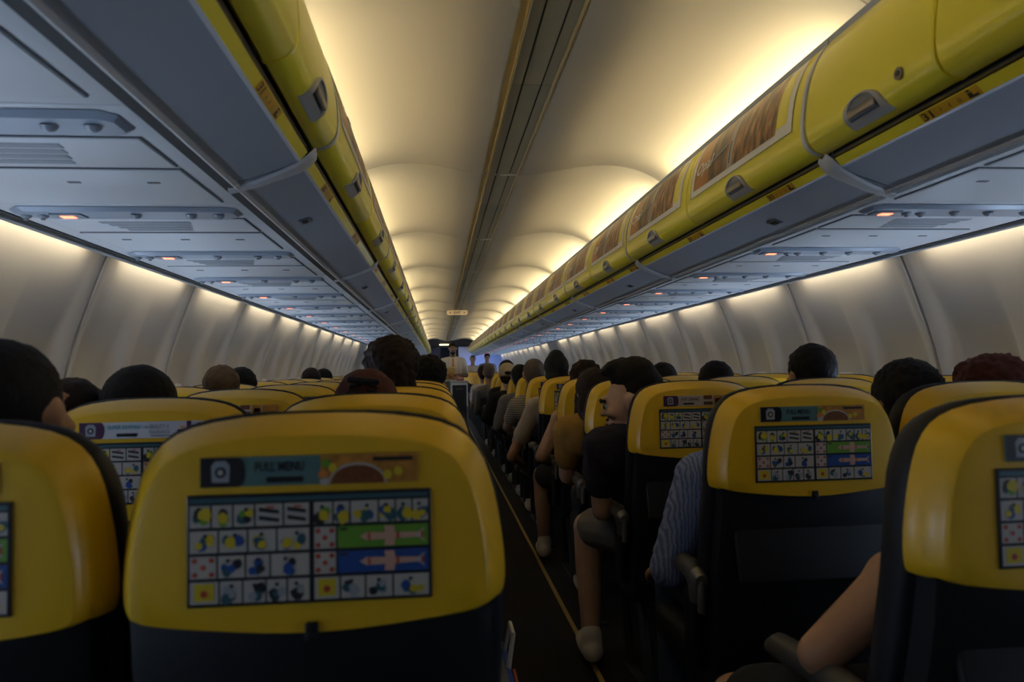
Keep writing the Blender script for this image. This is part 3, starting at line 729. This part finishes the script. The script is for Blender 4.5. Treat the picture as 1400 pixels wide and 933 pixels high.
def make_seat(pos, s, banner, detail=True):
    r = empty('passenger_seat', (0, 0, 0))
    sh = link('back_shell', SM['shell'], r)
    sh['label'] = 'glossy yellow rounded back shell'
    if detail:
        c = link('safety_card', SM['card'], sh); bn = link('banner', SM[banner], sh); link('tray_latch', SM['latch'], sh); link('tray_table', SM['tray'], r)
    link('back_cushion', SM['bc'], r); link('back_panel', SM['bp'], r); link('seat_cushion', SM['pan'], r)
    for x in ((-.2465,) if pos == 'aisle' and s > 0 else (.2465,) if pos == 'aisle' else (-.2465 * s,)) + ((.2465 * s,) if pos == 'window' else ()):
        a = link('armrest', SM['arm'], r, (x, 0, 0)); link('hinge_cap', SM['cap'], a)
    for x in (-.15, .15): link('leg', SM['leg'], r, (x, 0, 0))
    return r
bannerword = {'menu': 'teal food banner', 'drinks': 'cream drinks banner', 'beauty': 'white beauty banner'}
protos = {}
for s in (-1, 1):
    for pos in SX:
        for bn in ('menu', 'drinks', 'beauty'):
            protos[s, pos, bn] = make_seat(pos, s, bn)
        protos[s, pos, None] = make_seat(pos, s, None, False)
CH = kids_map()
for s, side in ((-1, 'left'), (1, 'right')):
    for r in range(29):
        for pos, x in SX.items():
            if pos != 'aisle' and r > 13: continue
            bn = None
            if r < 12:
                bn = {(-1, 0): 'menu', (1, 0): 'menu', (1, 1): 'menu', (1, 2): 'drinks', (-1, 1): 'beauty'}.get((s, r), ('beauty', 'menu', 'drinks')[(r + (0 if pos == 'aisle' else 1)) % 3])
            if s < 0 and pos == 'middle' and r == 2: bn = 'drinks'
            o = copy_tree(protos[s, pos, bn], CH)
            o.location = (s * x + (.014 if s > 0 else .003), ROW0 + RP * r, 0)
            tag(o, 'yellow-backed %s seat%s, %s block, %s row from the camera' % (pos, (' with ' + bannerword[bn]) if bn else '', side, ORD[r]), 'airplane seat', 'yellow-backed seats in the %s block' % side)
for p in protos.values():
    for c in CH.get(p.name, []):
        for g in CH.get(c.name, []): bpy.data.objects.remove(g)
        bpy.data.objects.remove(c)
    bpy.data.objects.remove(p)
#PEOPLE
# ------------------------------------------------------------------ people
def fused(b, name, voxel, smooth=4, disp=None):
    """one continuous skin over overlapping limbs"""
    me = b.mesh(name, smooth=True, recalc=False)
    o = bpy.data.objects.new('tmp', me); COL.objects.link(o)
    m = o.modifiers.new('r', 'REMESH'); m.mode = 'VOXEL'; m.voxel_size = voxel; m.use_smooth_shade = True
    if smooth:
        s_ = o.modifiers.new('s', 'SMOOTH'); s_.factor = .5; s_.iterations = smooth
    if disp:
        tx = bpy.data.textures.new('hairnoise', 'CLOUDS'); tx.noise_scale = disp[1]; tx.noise_depth = 3
        d_ = o.modifiers.new('d', 'DISPLACE'); d_.texture = tx; d_.strength = disp[0]; d_.mid_level = .5
    dg = bpy.context.evaluated_depsgraph_get(); ev = o.evaluated_get(dg)
    out = bpy.data.meshes.new_from_object(ev); out.name = name
    mats = [mm for mm in me.materials]
    bpy.data.objects.remove(o)
    out.materials.clear(); out.materials.append(mats[0])
    out.polygons.foreach_set('material_index', [0] * len(out.polygons)); out.polygons.foreach_set('use_smooth', [True] * len(out.polygons))
    out.update(); return out
def rotm(yaw, pitch, roll=0): return Matrix.Rotation(yaw, 3, 'Z') @ Matrix.Rotation(pitch, 3, 'X') @ Matrix.Rotation(roll, 3, 'Y')
def V(*a): return Vector(a)
def head_geo(b, c, R, m, k=1.0):
    """c = centre of the skull; the face looks along +y of R"""
    def B(p, r, rr=None): b.ball(V(*c) + R @ (V(*p) * k), tuple(q * k for q in r), m, R if rr is None else R @ rr, 18, 12)
    B((0, -.012, .020), (.076, .094, .090)); B((0, .030, -.010), (.066, .066, .082)); B((0, .046, -.062), (.050, .048, .048))
    B((0, .082, -.094), (.024, .020, .018)); B((0, .088, .028), (.052, .016, .014))
    B((0, .100, -.002), (.011, .014, .026)); B((0, .110, -.020), (.015, .015, .011)); B((0, .092, -.052), (.024, .014, .010)); B((0, .088, -.064), (.021, .013, .008))
    for sx in (-1, 1):
        B((sx * .044, .068, -.022), (.024, .022, .020)); B((sx * .077, -.008, -.004), (.009, .018, .030)); B((sx * .081, -.018, .010), (.008, .016, .016)); B((sx * .030, .074, .002), (.013, .010, .008))
def hand_geo(b, wrist, direction, palm_n, m, curl=.5, side=1):
    d = Vector(direction).normalized(); n = Vector(palm_n); n = (n - d * n.dot(d)).normalized(); w = d.cross(n) * side
    p0 = Vector(wrist); pc = p0 + d * .05
    for i, o in enumerate((-.028, -.010, .009, .027)):
        k = p0 + d * .088 + w * o; b.limb([p0 + d * .012 + w * o * .6, k], [.014, .0115], m)
        L = (.066, .074, .070, .054)[i]; q = [k]; a = 0
        for seg in (.45, .32, .23):
            a += curl; q.append(q[-1] + (d * math.cos(a) + n * math.sin(a)) * L * seg)
        b.limb(q, [.0105, .0095, .0085, .007], m)
    t0 = p0 + d * .028 - w * .024; b.limb([t0, t0 - w * .026 + d * .026 + n * .012, t0 - w * .030 + d * .052 + n * .024, t0 - w * .026 + d * .070 + n * .034], [.015, .012, .0105, .008], m)
HAIR = {'short': 1, 'buzz': 1, 'curly': 1, 'long': 1, 'bun': 1, 'beanie': 1, 'cap': 1, 'quiff': 1}
def hair_mesh(c, R, kind, m, voxel, k=1.0):
    b = MB()
    def B(p, r): b.ball(V(*c) + R @ (V(*p) * k), tuple(q * k for q in r), m, R, 20, 14)
    d = None
    if kind == 'buzz': B((0, -.020, .030), (.0805, .092, .088)); B((0, -.050, -.010), (.066, .056, .070)); d = (.006, .012)
    elif kind == 'short': B((0, -.018, .034), (.084, .096, .092)); B((0, -.050, -.014), (.070, .060, .076)); B((0, .05, .075), (.058, .034, .026)); d = (.010, .018)
    elif kind == 'quiff': B((0, -.034, .038), (.079, .080, .088)); B((0, -.058, -.010), (.066, .050, .070)); B((0, -.018, .086), (.074, .080, .066)); B((0, .030, .122), (.060, .050, .032)); B((.005, .060, .120), (.046, .034, .020)); d = (.007, .012)
    elif kind == 'curly': B((0, -.016, .034), (.100, .108, .100)); B((0, -.048, -.030), (.090, .070, .085)); B((0, .05, .080), (.075, .045, .038)); d = (.030, .022)
    elif kind == 'long':
        B((0, -.016, .032), (.090, .102, .096)); B((0, -.048, -.050), (.088, .062, .100)); B((0, -.050, -.140), (.096, .052, .110)); B((0, -.045, -.220), (.090, .042, .080))
        for sx in (-1, 1): B((sx * .070, .010, -.080), (.024, .045, .120)); B((sx * .075, .0, -.17), (.024, .040, .09))
        d = (.014, .016)
    elif kind == 'bun': B((0, -.018, .034), (.086, .098, .094)); B((0, -.050, -.020), (.072, .060, .080)); B((0, -.108, .030), (.050, .040, .042)); B((-.03, -.10, .07), (.03, .03, .03)); d = (.014, .014)
    elif kind == 'beanie': B((0, -.014, .036), (.090, .102, .098)); B((0, -.020, .095), (.060, .068, .062)); B((0, -.030, -.030), (.086, .086, .040)); d = (.004, .02)
    elif kind == 'cap': B((0, -.040, -.020), (.074, .062, .066)); d = (.006, .015)
    return fused(b, 'hair', voxel, 2, d)
def person(name_label, x, row, head, top, shirt, hair, hairm, skin='skin', side_arm=None, arms='rest', yaw=0, pitch=0, roll=0, voxel=.011, trousers='cblack', bare=False, shorts=False, leg_x=None, face=False, headonly=False, hk=1.0, neck_at=None, shoes='cwhite', sleeve=.62, group='passengers in their seats'):
    """seated passenger; x = seat centre, row = y of the seat back, head = (x, y) of the skull, top = height of the crown"""
    ry = row; hx, hy = head; hz = top - .122 * hk; R = rotm(yaw, pitch, roll)
    b = MB(); neck = V(hx * .8 + x * .2, hy - .02, hz - .165); ch = V((x + neck.x) / 2, ry + .27, .86); hip = V(x, ry + .33, .56)
    neck.z = max(neck.z, .98 if top > 1.15 else neck.z)
    if neck_at: neck = V(*neck_at); ch = V((x + neck.x) / 2, (neck.y + ry + .30) / 2, .82)
    head_geo(b, (hx, hy, hz), R, skin, hk)
    b.limb([neck + V(0, 0, -.03), V(hx, hy - .012, hz - .07)], [.060, .056], skin)
    sh = {}
    for s_ in (-1, 1): sh[s_] = V(neck.x + s_ * .165, neck.y - .0, neck.z - .075)
    def torso(bb, m, g):
        bb.limb([sh[-1], neck + V(0, 0, -.055), sh[1]], [.058 + g, .070 + g, .058 + g], m)
        bb.limb([V(neck.x, neck.y + .01, neck.z - .10), ch, hip], [.115 + g, .130 + g, .135 + g], m)
        for s_ in (-1, 1): bb.limb([sh[s_] + V(-s_ * .05, 0, -.03), ch + V(s_ * .07, 0, 0), hip + V(s_ * .05, 0, .02)], [.075 + g, .095 + g, .105 + g], m)
    torso(b, skin, 0)
    el, ha = {}, {}
    for s_ in (-1, 1):
        el[s_] = V(sh[s_].x + s_ * .045, sh[s_].y + .10, sh[s_].z - .27); ha[s_] = V(x + s_ * .10, ry + .50, .70)
    if side_arm:
        s_, e, h = side_arm; el[s_] = V(*e); ha[s_] = V(*h)
    for s_ in (-1, 1):
        b.limb([sh[s_], (sh[s_] + el[s_]) / 2, el[s_]], [.052, .045, .038], skin)
        b.limb([el[s_], el[s_] * .6 + ha[s_] * .4, ha[s_]], [.038, .038, .026], skin)
        hand_geo(b, ha[s_], (ha[s_] - el[s_]).normalized() + V(0, 0, -.1), (-.2 * s_, 0, -1), skin, .35, s_)
    kn, an = {}, {}
    for s_ in (-1, 1):
        kn[s_] = V(x + s_ * .12, ry + .67, .53); an[s_] = V(x + s_ * .13, ry + .66, .09)
        if leg_x is not None and leg_x[0] == s_: kn[s_] = V(*leg_x[1]); an[s_] = V(*leg_x[2])
        b.limb([V(x + s_ * .09, ry + .34, .55), kn[s_], ], [.085, .060], skin)
        b.limb([kn[s_], kn[s_] * .65 + an[s_] * .35, an[s_]], [.058, .055, .036], skin)
        b.limb([an[s_] + V(0, -.02, -.045), an[s_] + V(0, .13, -.055)], [.032, .028], skin)
    body = fused(b, 'person_body', voxel, 4)
    p = link('person', body); tag(p, name_label, 'person', group)
    link('hair', hair_mesh((hx, hy, hz), R, hair, hairm, .007 if voxel <= .009 else .009, hk), p)
    if not bare:
        b = MB(); torso(b, shirt, .014)
        for s_ in (-1, 1):
            q = sh[s_].lerp(el[s_], sleeve) if sleeve <= 1 else el[s_]
            pts = [sh[s_], sh[s_].lerp(q, .5), q]; rs = [.070, .064, .060]
            if sleeve > 1: pts += [el[s_].lerp(ha[s_], .8)]; rs = [.070, .062, .054, .044]
            b.limb(pts[:-1] + [pts[-2].lerp(pts[-1], .95)], rs, shirt)
        link('shirt', fused(b, 'shirt', voxel, 3, (.012, .05)), p)
    else:
        b = MB(); b.limb([V(neck.x, neck.y + .01, neck.z - .13), ch, hip], [.128, .145, .150], shirt)
        for s_ in (-1, 1): b.limb([V(neck.x + s_ * .08, neck.y, neck.z - .02), ch + V(s_ * .07, 0, 0)], [.066, .112], shirt)
        link('shirt', fused(b, 'shirt', voxel, 3, (.010, .05)), p)
    b = MB(); b.limb([hip + V(-.06, 0, 0), hip + V(.06, 0, 0)], [.145, .145], trousers)
    for s_ in (-1, 1):
        h0 = V(x + s_ * .09, ry + .34, .55)
        if shorts: b.limb([h0, h0.lerp(kn[s_], .85)], [.100, .082], trousers)
        else: b.limb([h0, kn[s_]], [.100, .076], trousers); b.limb([kn[s_], an[s_] + V(0, 0, .04)], [.074, .056], trousers)
    link('trousers', fused(b, 'trousers', voxel * 1.1, 3, (.012, .06)), p)
    for s_ in (-1, 1):
        b = MB(); a = an[s_]; b.limb([a + V(0, -.03, -.040), a + V(0, .06, -.046), a + V(0, .15, -.052)], [.045, .044, .036], shoes); b.limb([a + V(0, -.01, .02), a + V(0, -.01, -.04)], [.044, .045], shoes)
        sm = fused(b, 'shoe', .008, 3); link('shoe', sm, p)
    if face:
        for s_ in (-1, 1):
            c_ = V(hx, hy, hz)
            b = MB(); b.ball(c_ + R @ (V(s_ * .032, .0855, .002) * hk), .0095 * hk, 'eye'); b.ball(c_ + R @ (V(s_ * .034, .0915, .001) * hk), .0062 * hk, 'iris'); link('eye', b.mesh('eye'), p)
            b = MB(); b.limb([c_ + R @ (V(s_ * .014, .106, .022) * hk), c_ + R @ (V(s_ * .036, .099, .026) * hk), c_ + R @ (V(s_ * .058, .080, .020) * hk)], [.0065, .0075, .005], hairm); link('eyebrow', b.mesh('eyebrow'), p)
        b = MB()
        for q, r in (((0, .048, -.070), (.0520, .0500, .0440)), ((0, .098, -.042), (.026, .010, .006)), ((0, .082, -.094), (.0265, .0225, .0205))):
            b.ball(c_ + R @ (V(*q) * hk), tuple(t * hk for t in r), 'stubble', R)
        link('beard', fused(b, 'beard', .006, 2, (.003, .01)), p)
        b = MB(); b.ball(c_ + R @ (V(0, .106, -.056) * hk), (.020, .008, .006), 'lip', R); link('lips', b.mesh('lips'), p)
    return p, (V(hx, hy, hz), R)
rows = [ROW0 + RP * i for i in range(30)]
X = SX
def P(pos, side, r, label, hx, top, shirt, hair, hairm, hy=.24, bx=None, **k):
    s_ = 1 if side == 'R' else -1
    return person(label, bx if bx else s_ * X[pos], rows[r], (hx, rows[r] + hy), top, shirt, hair, hairm, **k)
# left block
P('middle', 'L', 0, 'person with short dark cropped hair in the nearest left row, largest head', -1.00, 1.262, 'cblack', 'buzz', 'hblack', voxel=.009, hk=.98)
P('middle', 'L', 1, 'person with a dark buzz cut behind the seat with the white beauty banner', -1.10, 1.232, 'cblack', 'buzz', 'hblack', voxel=.009, hk=1.08)
P('window', 'L', 1, 'person whose dark hair just shows beside the left wall, second row', -1.26, 1.195, 'cbrown', 'short', 'hbrown', hk=.85)
pc, (hc, hR) = P('aisle', 'L', 1, 'person with red-brown hair pinned in a black claw clip, left aisle seat', -.545, 1.205, 'cmaroon', 'short', 'hred', hk=1.0)
b = MB()
for s_ in (-1, 1):
    for i in range(4):
        q = hc + V(s_ * (.006 + .008 * i), -.108 - .006 * i, .088 - .018 * i); b.limb([q, q + V(s_ * .020, -.014, -.004), q + V(s_ * .026, .012, -.012)], [.0055, .005, .003], 'dark')
b.limb([hc + V(-.030, -.115, .098), hc + V(.034, -.120, .092)], [.008, .008], 'dark'); link('claw_clip', b.mesh('claw_clip'), pc)
P('aisle', 'L', 2, 'person with a full head of dark hair rising high over the left aisle seats', -.53, 1.318, 'cmaroon', 'curly', 'hbrown', voxel=.009, hk=1.0)
P('window', 'L', 3, 'person with blonde-streaked hair by the left wall', -1.34, 1.24, 'cbeige', 'short', 'hblond', hk=.95)
P('window', 'L', 4, 'person with dark hair just beyond the blonde-streaked head on the left', -1.45, 1.235, 'cblack', 'short', 'hblack')
P('aisle', 'L', 4, 'dark-haired person in black leaning towards the attendant, left aisle seat', -.42, 1.28, 'cblack', 'curly', 'hblack', roll=.15)
P('window', 'L', 7, 'person with brown hair far down the left wall', -1.46, 1.24, 'cbrown', 'short', 'hbrown', voxel=.014)
P('window', 'L', 8, 'person with black hair farthest down the left wall', -1.47, 1.235, 'cblack', 'short', 'hblack', voxel=.014)
P('middle', 'L', 6, 'person with a low dark crown in the left middle seats', -1.02, 1.19, 'cblack', 'short', 'hblack', voxel=.014)
# right block
P('aisle', 'R', 0, 'bare-armed person leaning forward in the nearest right aisle seat, elbow out', .67, 1.10, 'cblack', 'short', 'hbrown', hy=.38, bx=.61, neck_at=(.585, 1.20, .895), bare=True, shorts=True, trousers='cblack', pitch=-.3, side_arm=(-1, (.285, 1.22, .700), (.44, 1.47, .60)), leg_x=(-1, (.275, 1.56, .47), (.33, 1.56, .09)), voxel=.008)
P('aisle', 'R', 1, 'person in a blue striped shirt in the second right aisle seat', .62, 1.09, 'cblue', 'short', 'hbrown', hy=.46, neck_at=(.52, 1.98, .965), pitch=-.3, side_arm=(-1, (.27, 2.0, .64), (.33, 2.25, .58)), voxel=.008, sleeve=1.2, trousers='cjean')
P('window', 'R', 1, 'person with a wide red-brown crown by the right wall', 1.19, 1.21, 'cmaroon', 'curly', 'hred', hk=1.0)
P('middle', 'R', 1, 'person with straight black long hair in the second right row', .93, 1.205, 'cblack', 'long', 'hblack', voxel=.009)
P('aisle', 'R', 2, 'bearded person in a navy shirt and shorts looking into the aisle', .368, 1.205, 'cnavy', 'quiff', 'hblack', face=True, yaw=1.05, pitch=-.20, hk=1.12, skin='skinp', voxel=.0065, side_arm=(-1, (.245, 2.74, .66), (.34, 3.02, .62)), shorts=True, trousers='cgreyc', leg_x=(-1, (.245, 3.02, .54), (.235, 2.95, .11)), hy=.26, sleeve=.6)
P('middle', 'R', 2, 'person with a tall dark grey head of hair in the third right row', 1.06, 1.275, 'cblack', 'short', 'hblack', voxel=.009, hk=1.03)
P('aisle', 'R', 3, 'person with long brown hair and a mustard top leaning into the aisle', .375, 1.195, 'cmust', 'long', 'hbrown', skin='skinp', side_arm=(-1, (.245, 3.5, .68), (.36, 3.75, .62)))
P('middle', 'R', 3, 'person with black hair over the fourth right middle seat', .975, 1.222, 'cblack', 'short', 'hblack')
P('aisle', 'R', 4, 'person with curly brown hair and bare arm, fifth right row', .49, 1.236, 'cblack', 'curly', 'hbrown', side_arm=(-1, (.215, 4.15, .70), (.33, 4.45, .62)), skin='skinp', hk=.93, bare=True, leg_x=(-1, (.28, 4.60, .53), (.285, 4.62, .10)), shorts=True)
P('middle', 'R', 4, 'person with black hair over the fifth right middle seat', .95, 1.222, 'cblack', 'short', 'hblack')
P('aisle', 'R', 5, 'person in a black knit hat and pale T-shirt', .44, 1.295, 'cbeige', 'beanie', 'beanie', side_arm=(-1, (.13, 5.02, .60), (.22, 5.30, .52)), sleeve=.6, hk=.97)
P('middle', 'R', 5, 'person with dark hair seen behind the bearded passenger', .905, 1.265, 'cblack', 'short', 'hblack')
P('aisle', 'R', 6, 'person with short grey hair and a striped shirt', .385, 1.285, 'cstripe', 'buzz', 'hgrey', side_arm=(-1, (.17, 5.80, .74), (.28, 6.1, .64)), hk=1.08, skin='skinp')
P('aisle', 'R', 7, 'dark-haired person in a dark jacket beyond the grey-haired passenger', .36, 1.24, 'cgreyc', 'short', 'hblack', sleeve=1.2, side_arm=(-1, (.16, 6.5, .70), (.26, 6.8, .62)), voxel=.013)
pc, (hc, hR) = P('aisle', 'R', 8, 'person in a backwards beige cap and black jacket leaning into the aisle', .315, 1.255, 'cblack', 'cap', 'hbrown', sleeve=1.2, side_arm=(-1, (.10, 7.25, .72), (.2, 7.5, .64)), skin='skinp')
b = MB(); b.ball(hc + V(0, -.012, .052), (.090, .104, .080), 'capc'); b.ball(hc + V(0, -.014, .012), (.091, .104, .030), 'capc')
cm = fused(b, 'cap', .007, 3); cpo = link('cap', cm, pc)
b = MB(); b.ball(hc + V(.0, -.116, .030), (.036, .010, .018), 'hbrown'); link('cap_opening', b.mesh('cap_opening'), pc)
P('aisle', 'R', 9, 'black-haired person showing just beyond the beige cap', .38, 1.30, 'cblack', 'short', 'hblack', voxel=.014, hk=1.05)
P('aisle', 'R', 11, 'person with grey hair in the far right rows', .29, 1.28, 'cgreyc', 'buzz', 'hgrey', voxel=.015, sleeve=1.2)
P('aisle', 'R', 13, 'person with dark hair in the farthest right rows, pale sleeve', .30, 1.26, 'cwhite', 'short', 'hbrown', voxel=.015)
# standing people
def standing(label, x, y, top, shirt, hair, hairm, trousers, ry=math.pi, arms=None, k=1.0, voxel=.011, tie=False, group=None):
    b = MB(); hz = top - .122; R = rotm(ry, -.12)
    def T(p): return V(x, y, 0) + Matrix.Rotation(ry, 3, 'Z') @ V(*p)
    head_geo(b, T((0, .02, hz)), R, 'skind'); b.limb([T((0, 0, hz - .20)), T((0, .008, hz - .06))], [.062, .056], 'skind')
    n = hz - .20; hip = .93
    def torso(bb, m, g):
        bb.limb([T((-.175, 0, n - .05)), T((0, 0, n - .03)), T((.175, 0, n - .05))], [.058 + g, .072 + g, .058 + g], m)
        bb.limb([T((0, 0, n - .10)), T((0, .01, (n + hip) / 2)), T((0, 0, hip))], [.115 + g, .125 + g, .125 + g], m)
        for s_ in (-1, 1): bb.limb([T((s_ * .10, 0, n - .09)), T((s_ * .075, 0, (n + hip) / 2)), T((s_ * .06, 0, hip))], [.085 + g, .09 + g, .105 + g], m)
    torso(b, 'skind', 0); sh, el, ha = {}, {}, {}
    for s_ in (-1, 1):
        sh[s_] = T((s_ * .185, 0, n - .06)); el[s_] = T((s_ * .25, .02, n - .32)); ha[s_] = T((s_ * .10, .27, n - .30))
        b.limb([sh[s_], el[s_]], [.052, .040], 'skind'); b.limb([el[s_], ha[s_]], [.040, .027], 'skind'); hand_geo(b, ha[s_], ha[s_] - el[s_], (0, 0, -1), 'skind', .45, s_)
        b.limb([T((s_ * .09, 0, hip - .04)), T((s_ * .095, .01, .50)), T((s_ * .10, -.01, .09))], [.09, .062, .038], 'skind'); b.limb([T((s_ * .10, -.03, .04)), T((s_ * .10, .12, .032))], [.034, .028], 'skind')
    p = link('person', fused(b, 'person_body', voxel, 4)); tag(p, label, 'person', group)
    link('hair', hair_mesh(tuple(T((0, .02, hz))), R, hair, hairm, .009), p)
    b = MB(); torso(b, shirt, .014)
    for s_ in (-1, 1): b.limb([sh[s_], sh[s_].lerp(el[s_], .75)], [.070, .062], shirt)
    link('shirt', fused(b, 'shirt', voxel, 3, (.010, .05)), p)
    b = MB(); b.limb([T((-.05, 0, hip)), T((.05, 0, hip))], [.135, .135], trousers)
    for s_ in (-1, 1): b.limb([T((s_ * .09, 0, hip - .04)), T((s_ * .095, .01, .50)), T((s_ * .10, -.01, .09))], [.108, .080, .060], trousers)
    link('trousers', fused(b, 'trousers', voxel, 3), p)
    for s_ in (-1, 1):
        b = MB(); b.limb([T((s_ * .10, -.04, .045)), T((s_ * .10, .15, .038))], [.045, .037], 'dark'); link('shoe', fused(b, 'shoe', .009, 2), p)
    c_ = T((0, .02, hz))
    b = MB()
    for q, r in (((0, .052, -.076), (.052, .052, .044)), ((0, .098, -.040), (.027, .012, .007)), ((0, .082, -.094), (.032, .028, .026))): b.ball(c_ + R @ V(*q), r, hairm, R)
    if tie:
        link('beard', fused(b, 'beard', .007, 2), p)
        for s_ in (-1, 1):
            b = MB(); b.ball(c_ + R @ V(s_ * .031, .083, .004), .0105, 'eye'); b.ball(c_ + R @ V(s_ * .031, .091, .003), .0055, 'iris'); link('eye', b.mesh('eye'), p)
        b = MB(); b.limb([T((0, .088, n - .01)), T((0, .135, n - .08)), T((0, .150, n - .22)), T((0, .150, n - .36))], [.020, .016, .026, .030], 'orange'); link('tie', fused(b, 'tie', .007, 2), p)
    return p, ha
pa, ha = standing('person standing in the aisle, flight attendant in white shirt with orange tie', -.09, 14.0, 1.735, 'cwhite', 'short', 'hblack', 'cgreyc', tie=True, voxel=.009)
b = MB(); hx_ = (ha[1] + ha[-1]) / 2
b.box((hx_.x - .06, hx_.y - .06, hx_.z + .03), (.20, .05, .24), 'paper', .012, Matrix.Rotation(.3, 3, 'X')); b.box((hx_.x - .05, hx_.y - .09, hx_.z - .02), (.08, .012, .10), 'orange', .004, Matrix.Rotation(.3, 3, 'X'))
tag(link('snack_bag', b.mesh('snack_bag')), 'yellow paper bag held in front by the flight attendant', 'bag')
standing('person standing at the far right end, dark hair and grey top', 1.00, 20.6, 1.66, 'cgreyc', 'short', 'hblack', 'cblack', voxel=.016, group=None)
standing('person standing at the far end near the aisle in pale pink top', .58, 20.3, 1.60, 'cbeige', 'short', 'hgrey', 'cblack', voxel=.016, group=None)
# trolley
tr = empty('service_trolley', (.0, 13.3, 0))
b = MB(); b.box((0, 0, .53), (.30, .42, .88), 'psu', .01); link('cart_body', b.mesh('cart_body'), tr)
b = MB(); b.box((0, -.214, .55), (.25, .012, .76), 'galley', .004); dd = link('door', b.mesh('cart_door'), tr); b = MB(); b.box((0, -.228, .86), (.12, .014, .02), 'metal', .004); link('latch', b.mesh('cart_latch'), dd)
b = MB(); b.box((0, 0, .99), (.31, .43, .035), 'trimgrey', .01); link('cart_top', b.mesh('cart_top'), tr)
for a in (-.12, .12):
    for c in (-.17, .17):
        b = MB(); b.tube([(a - .012, c, .045), (a + .012, c, .045)], .045, 'dark', 16); b.box((a, c, .075), (.03, .03, .04), 'metal', .004); link('wheel', b.mesh('cart_wheel'), tr)
tag(tr, 'narrow grey galley trolley in the aisle before the flight attendant', 'trolley')
b = MB(); b.box((.02, 13.25, 1.045), (.13, .18, .075), 'pred', .01); b.box((.02, 13.158, 1.05), (.09, .004, .035), 'white', .001)
tag(link('snack_box', b.mesh('snack_box')), 'dark red box standing on top of the trolley', 'box')
b = MB()
R_ = Matrix.Rotation(-.12, 3, 'Y')
b.box((-.225, 1.88, .235), (.12, .26, .46), 'pblue', .015, R_); b.box((-.160, 1.88, .30), (.008, .20, .20), 'pred', .003, R_); b.box((-.162, 1.82, .17), (.008, .08, .34), 'white', .003, R_)
b.tube([(-.20, 1.82, .46), (-.185, 1.84, .54), (-.185, 1.92, .54), (-.20, 1.94, .46)], .006, 'white', 8)
tag(link('carrier_bag', b.mesh('carrier_bag')), 'red, white and blue bag standing at the left edge of the aisle', 'bag')
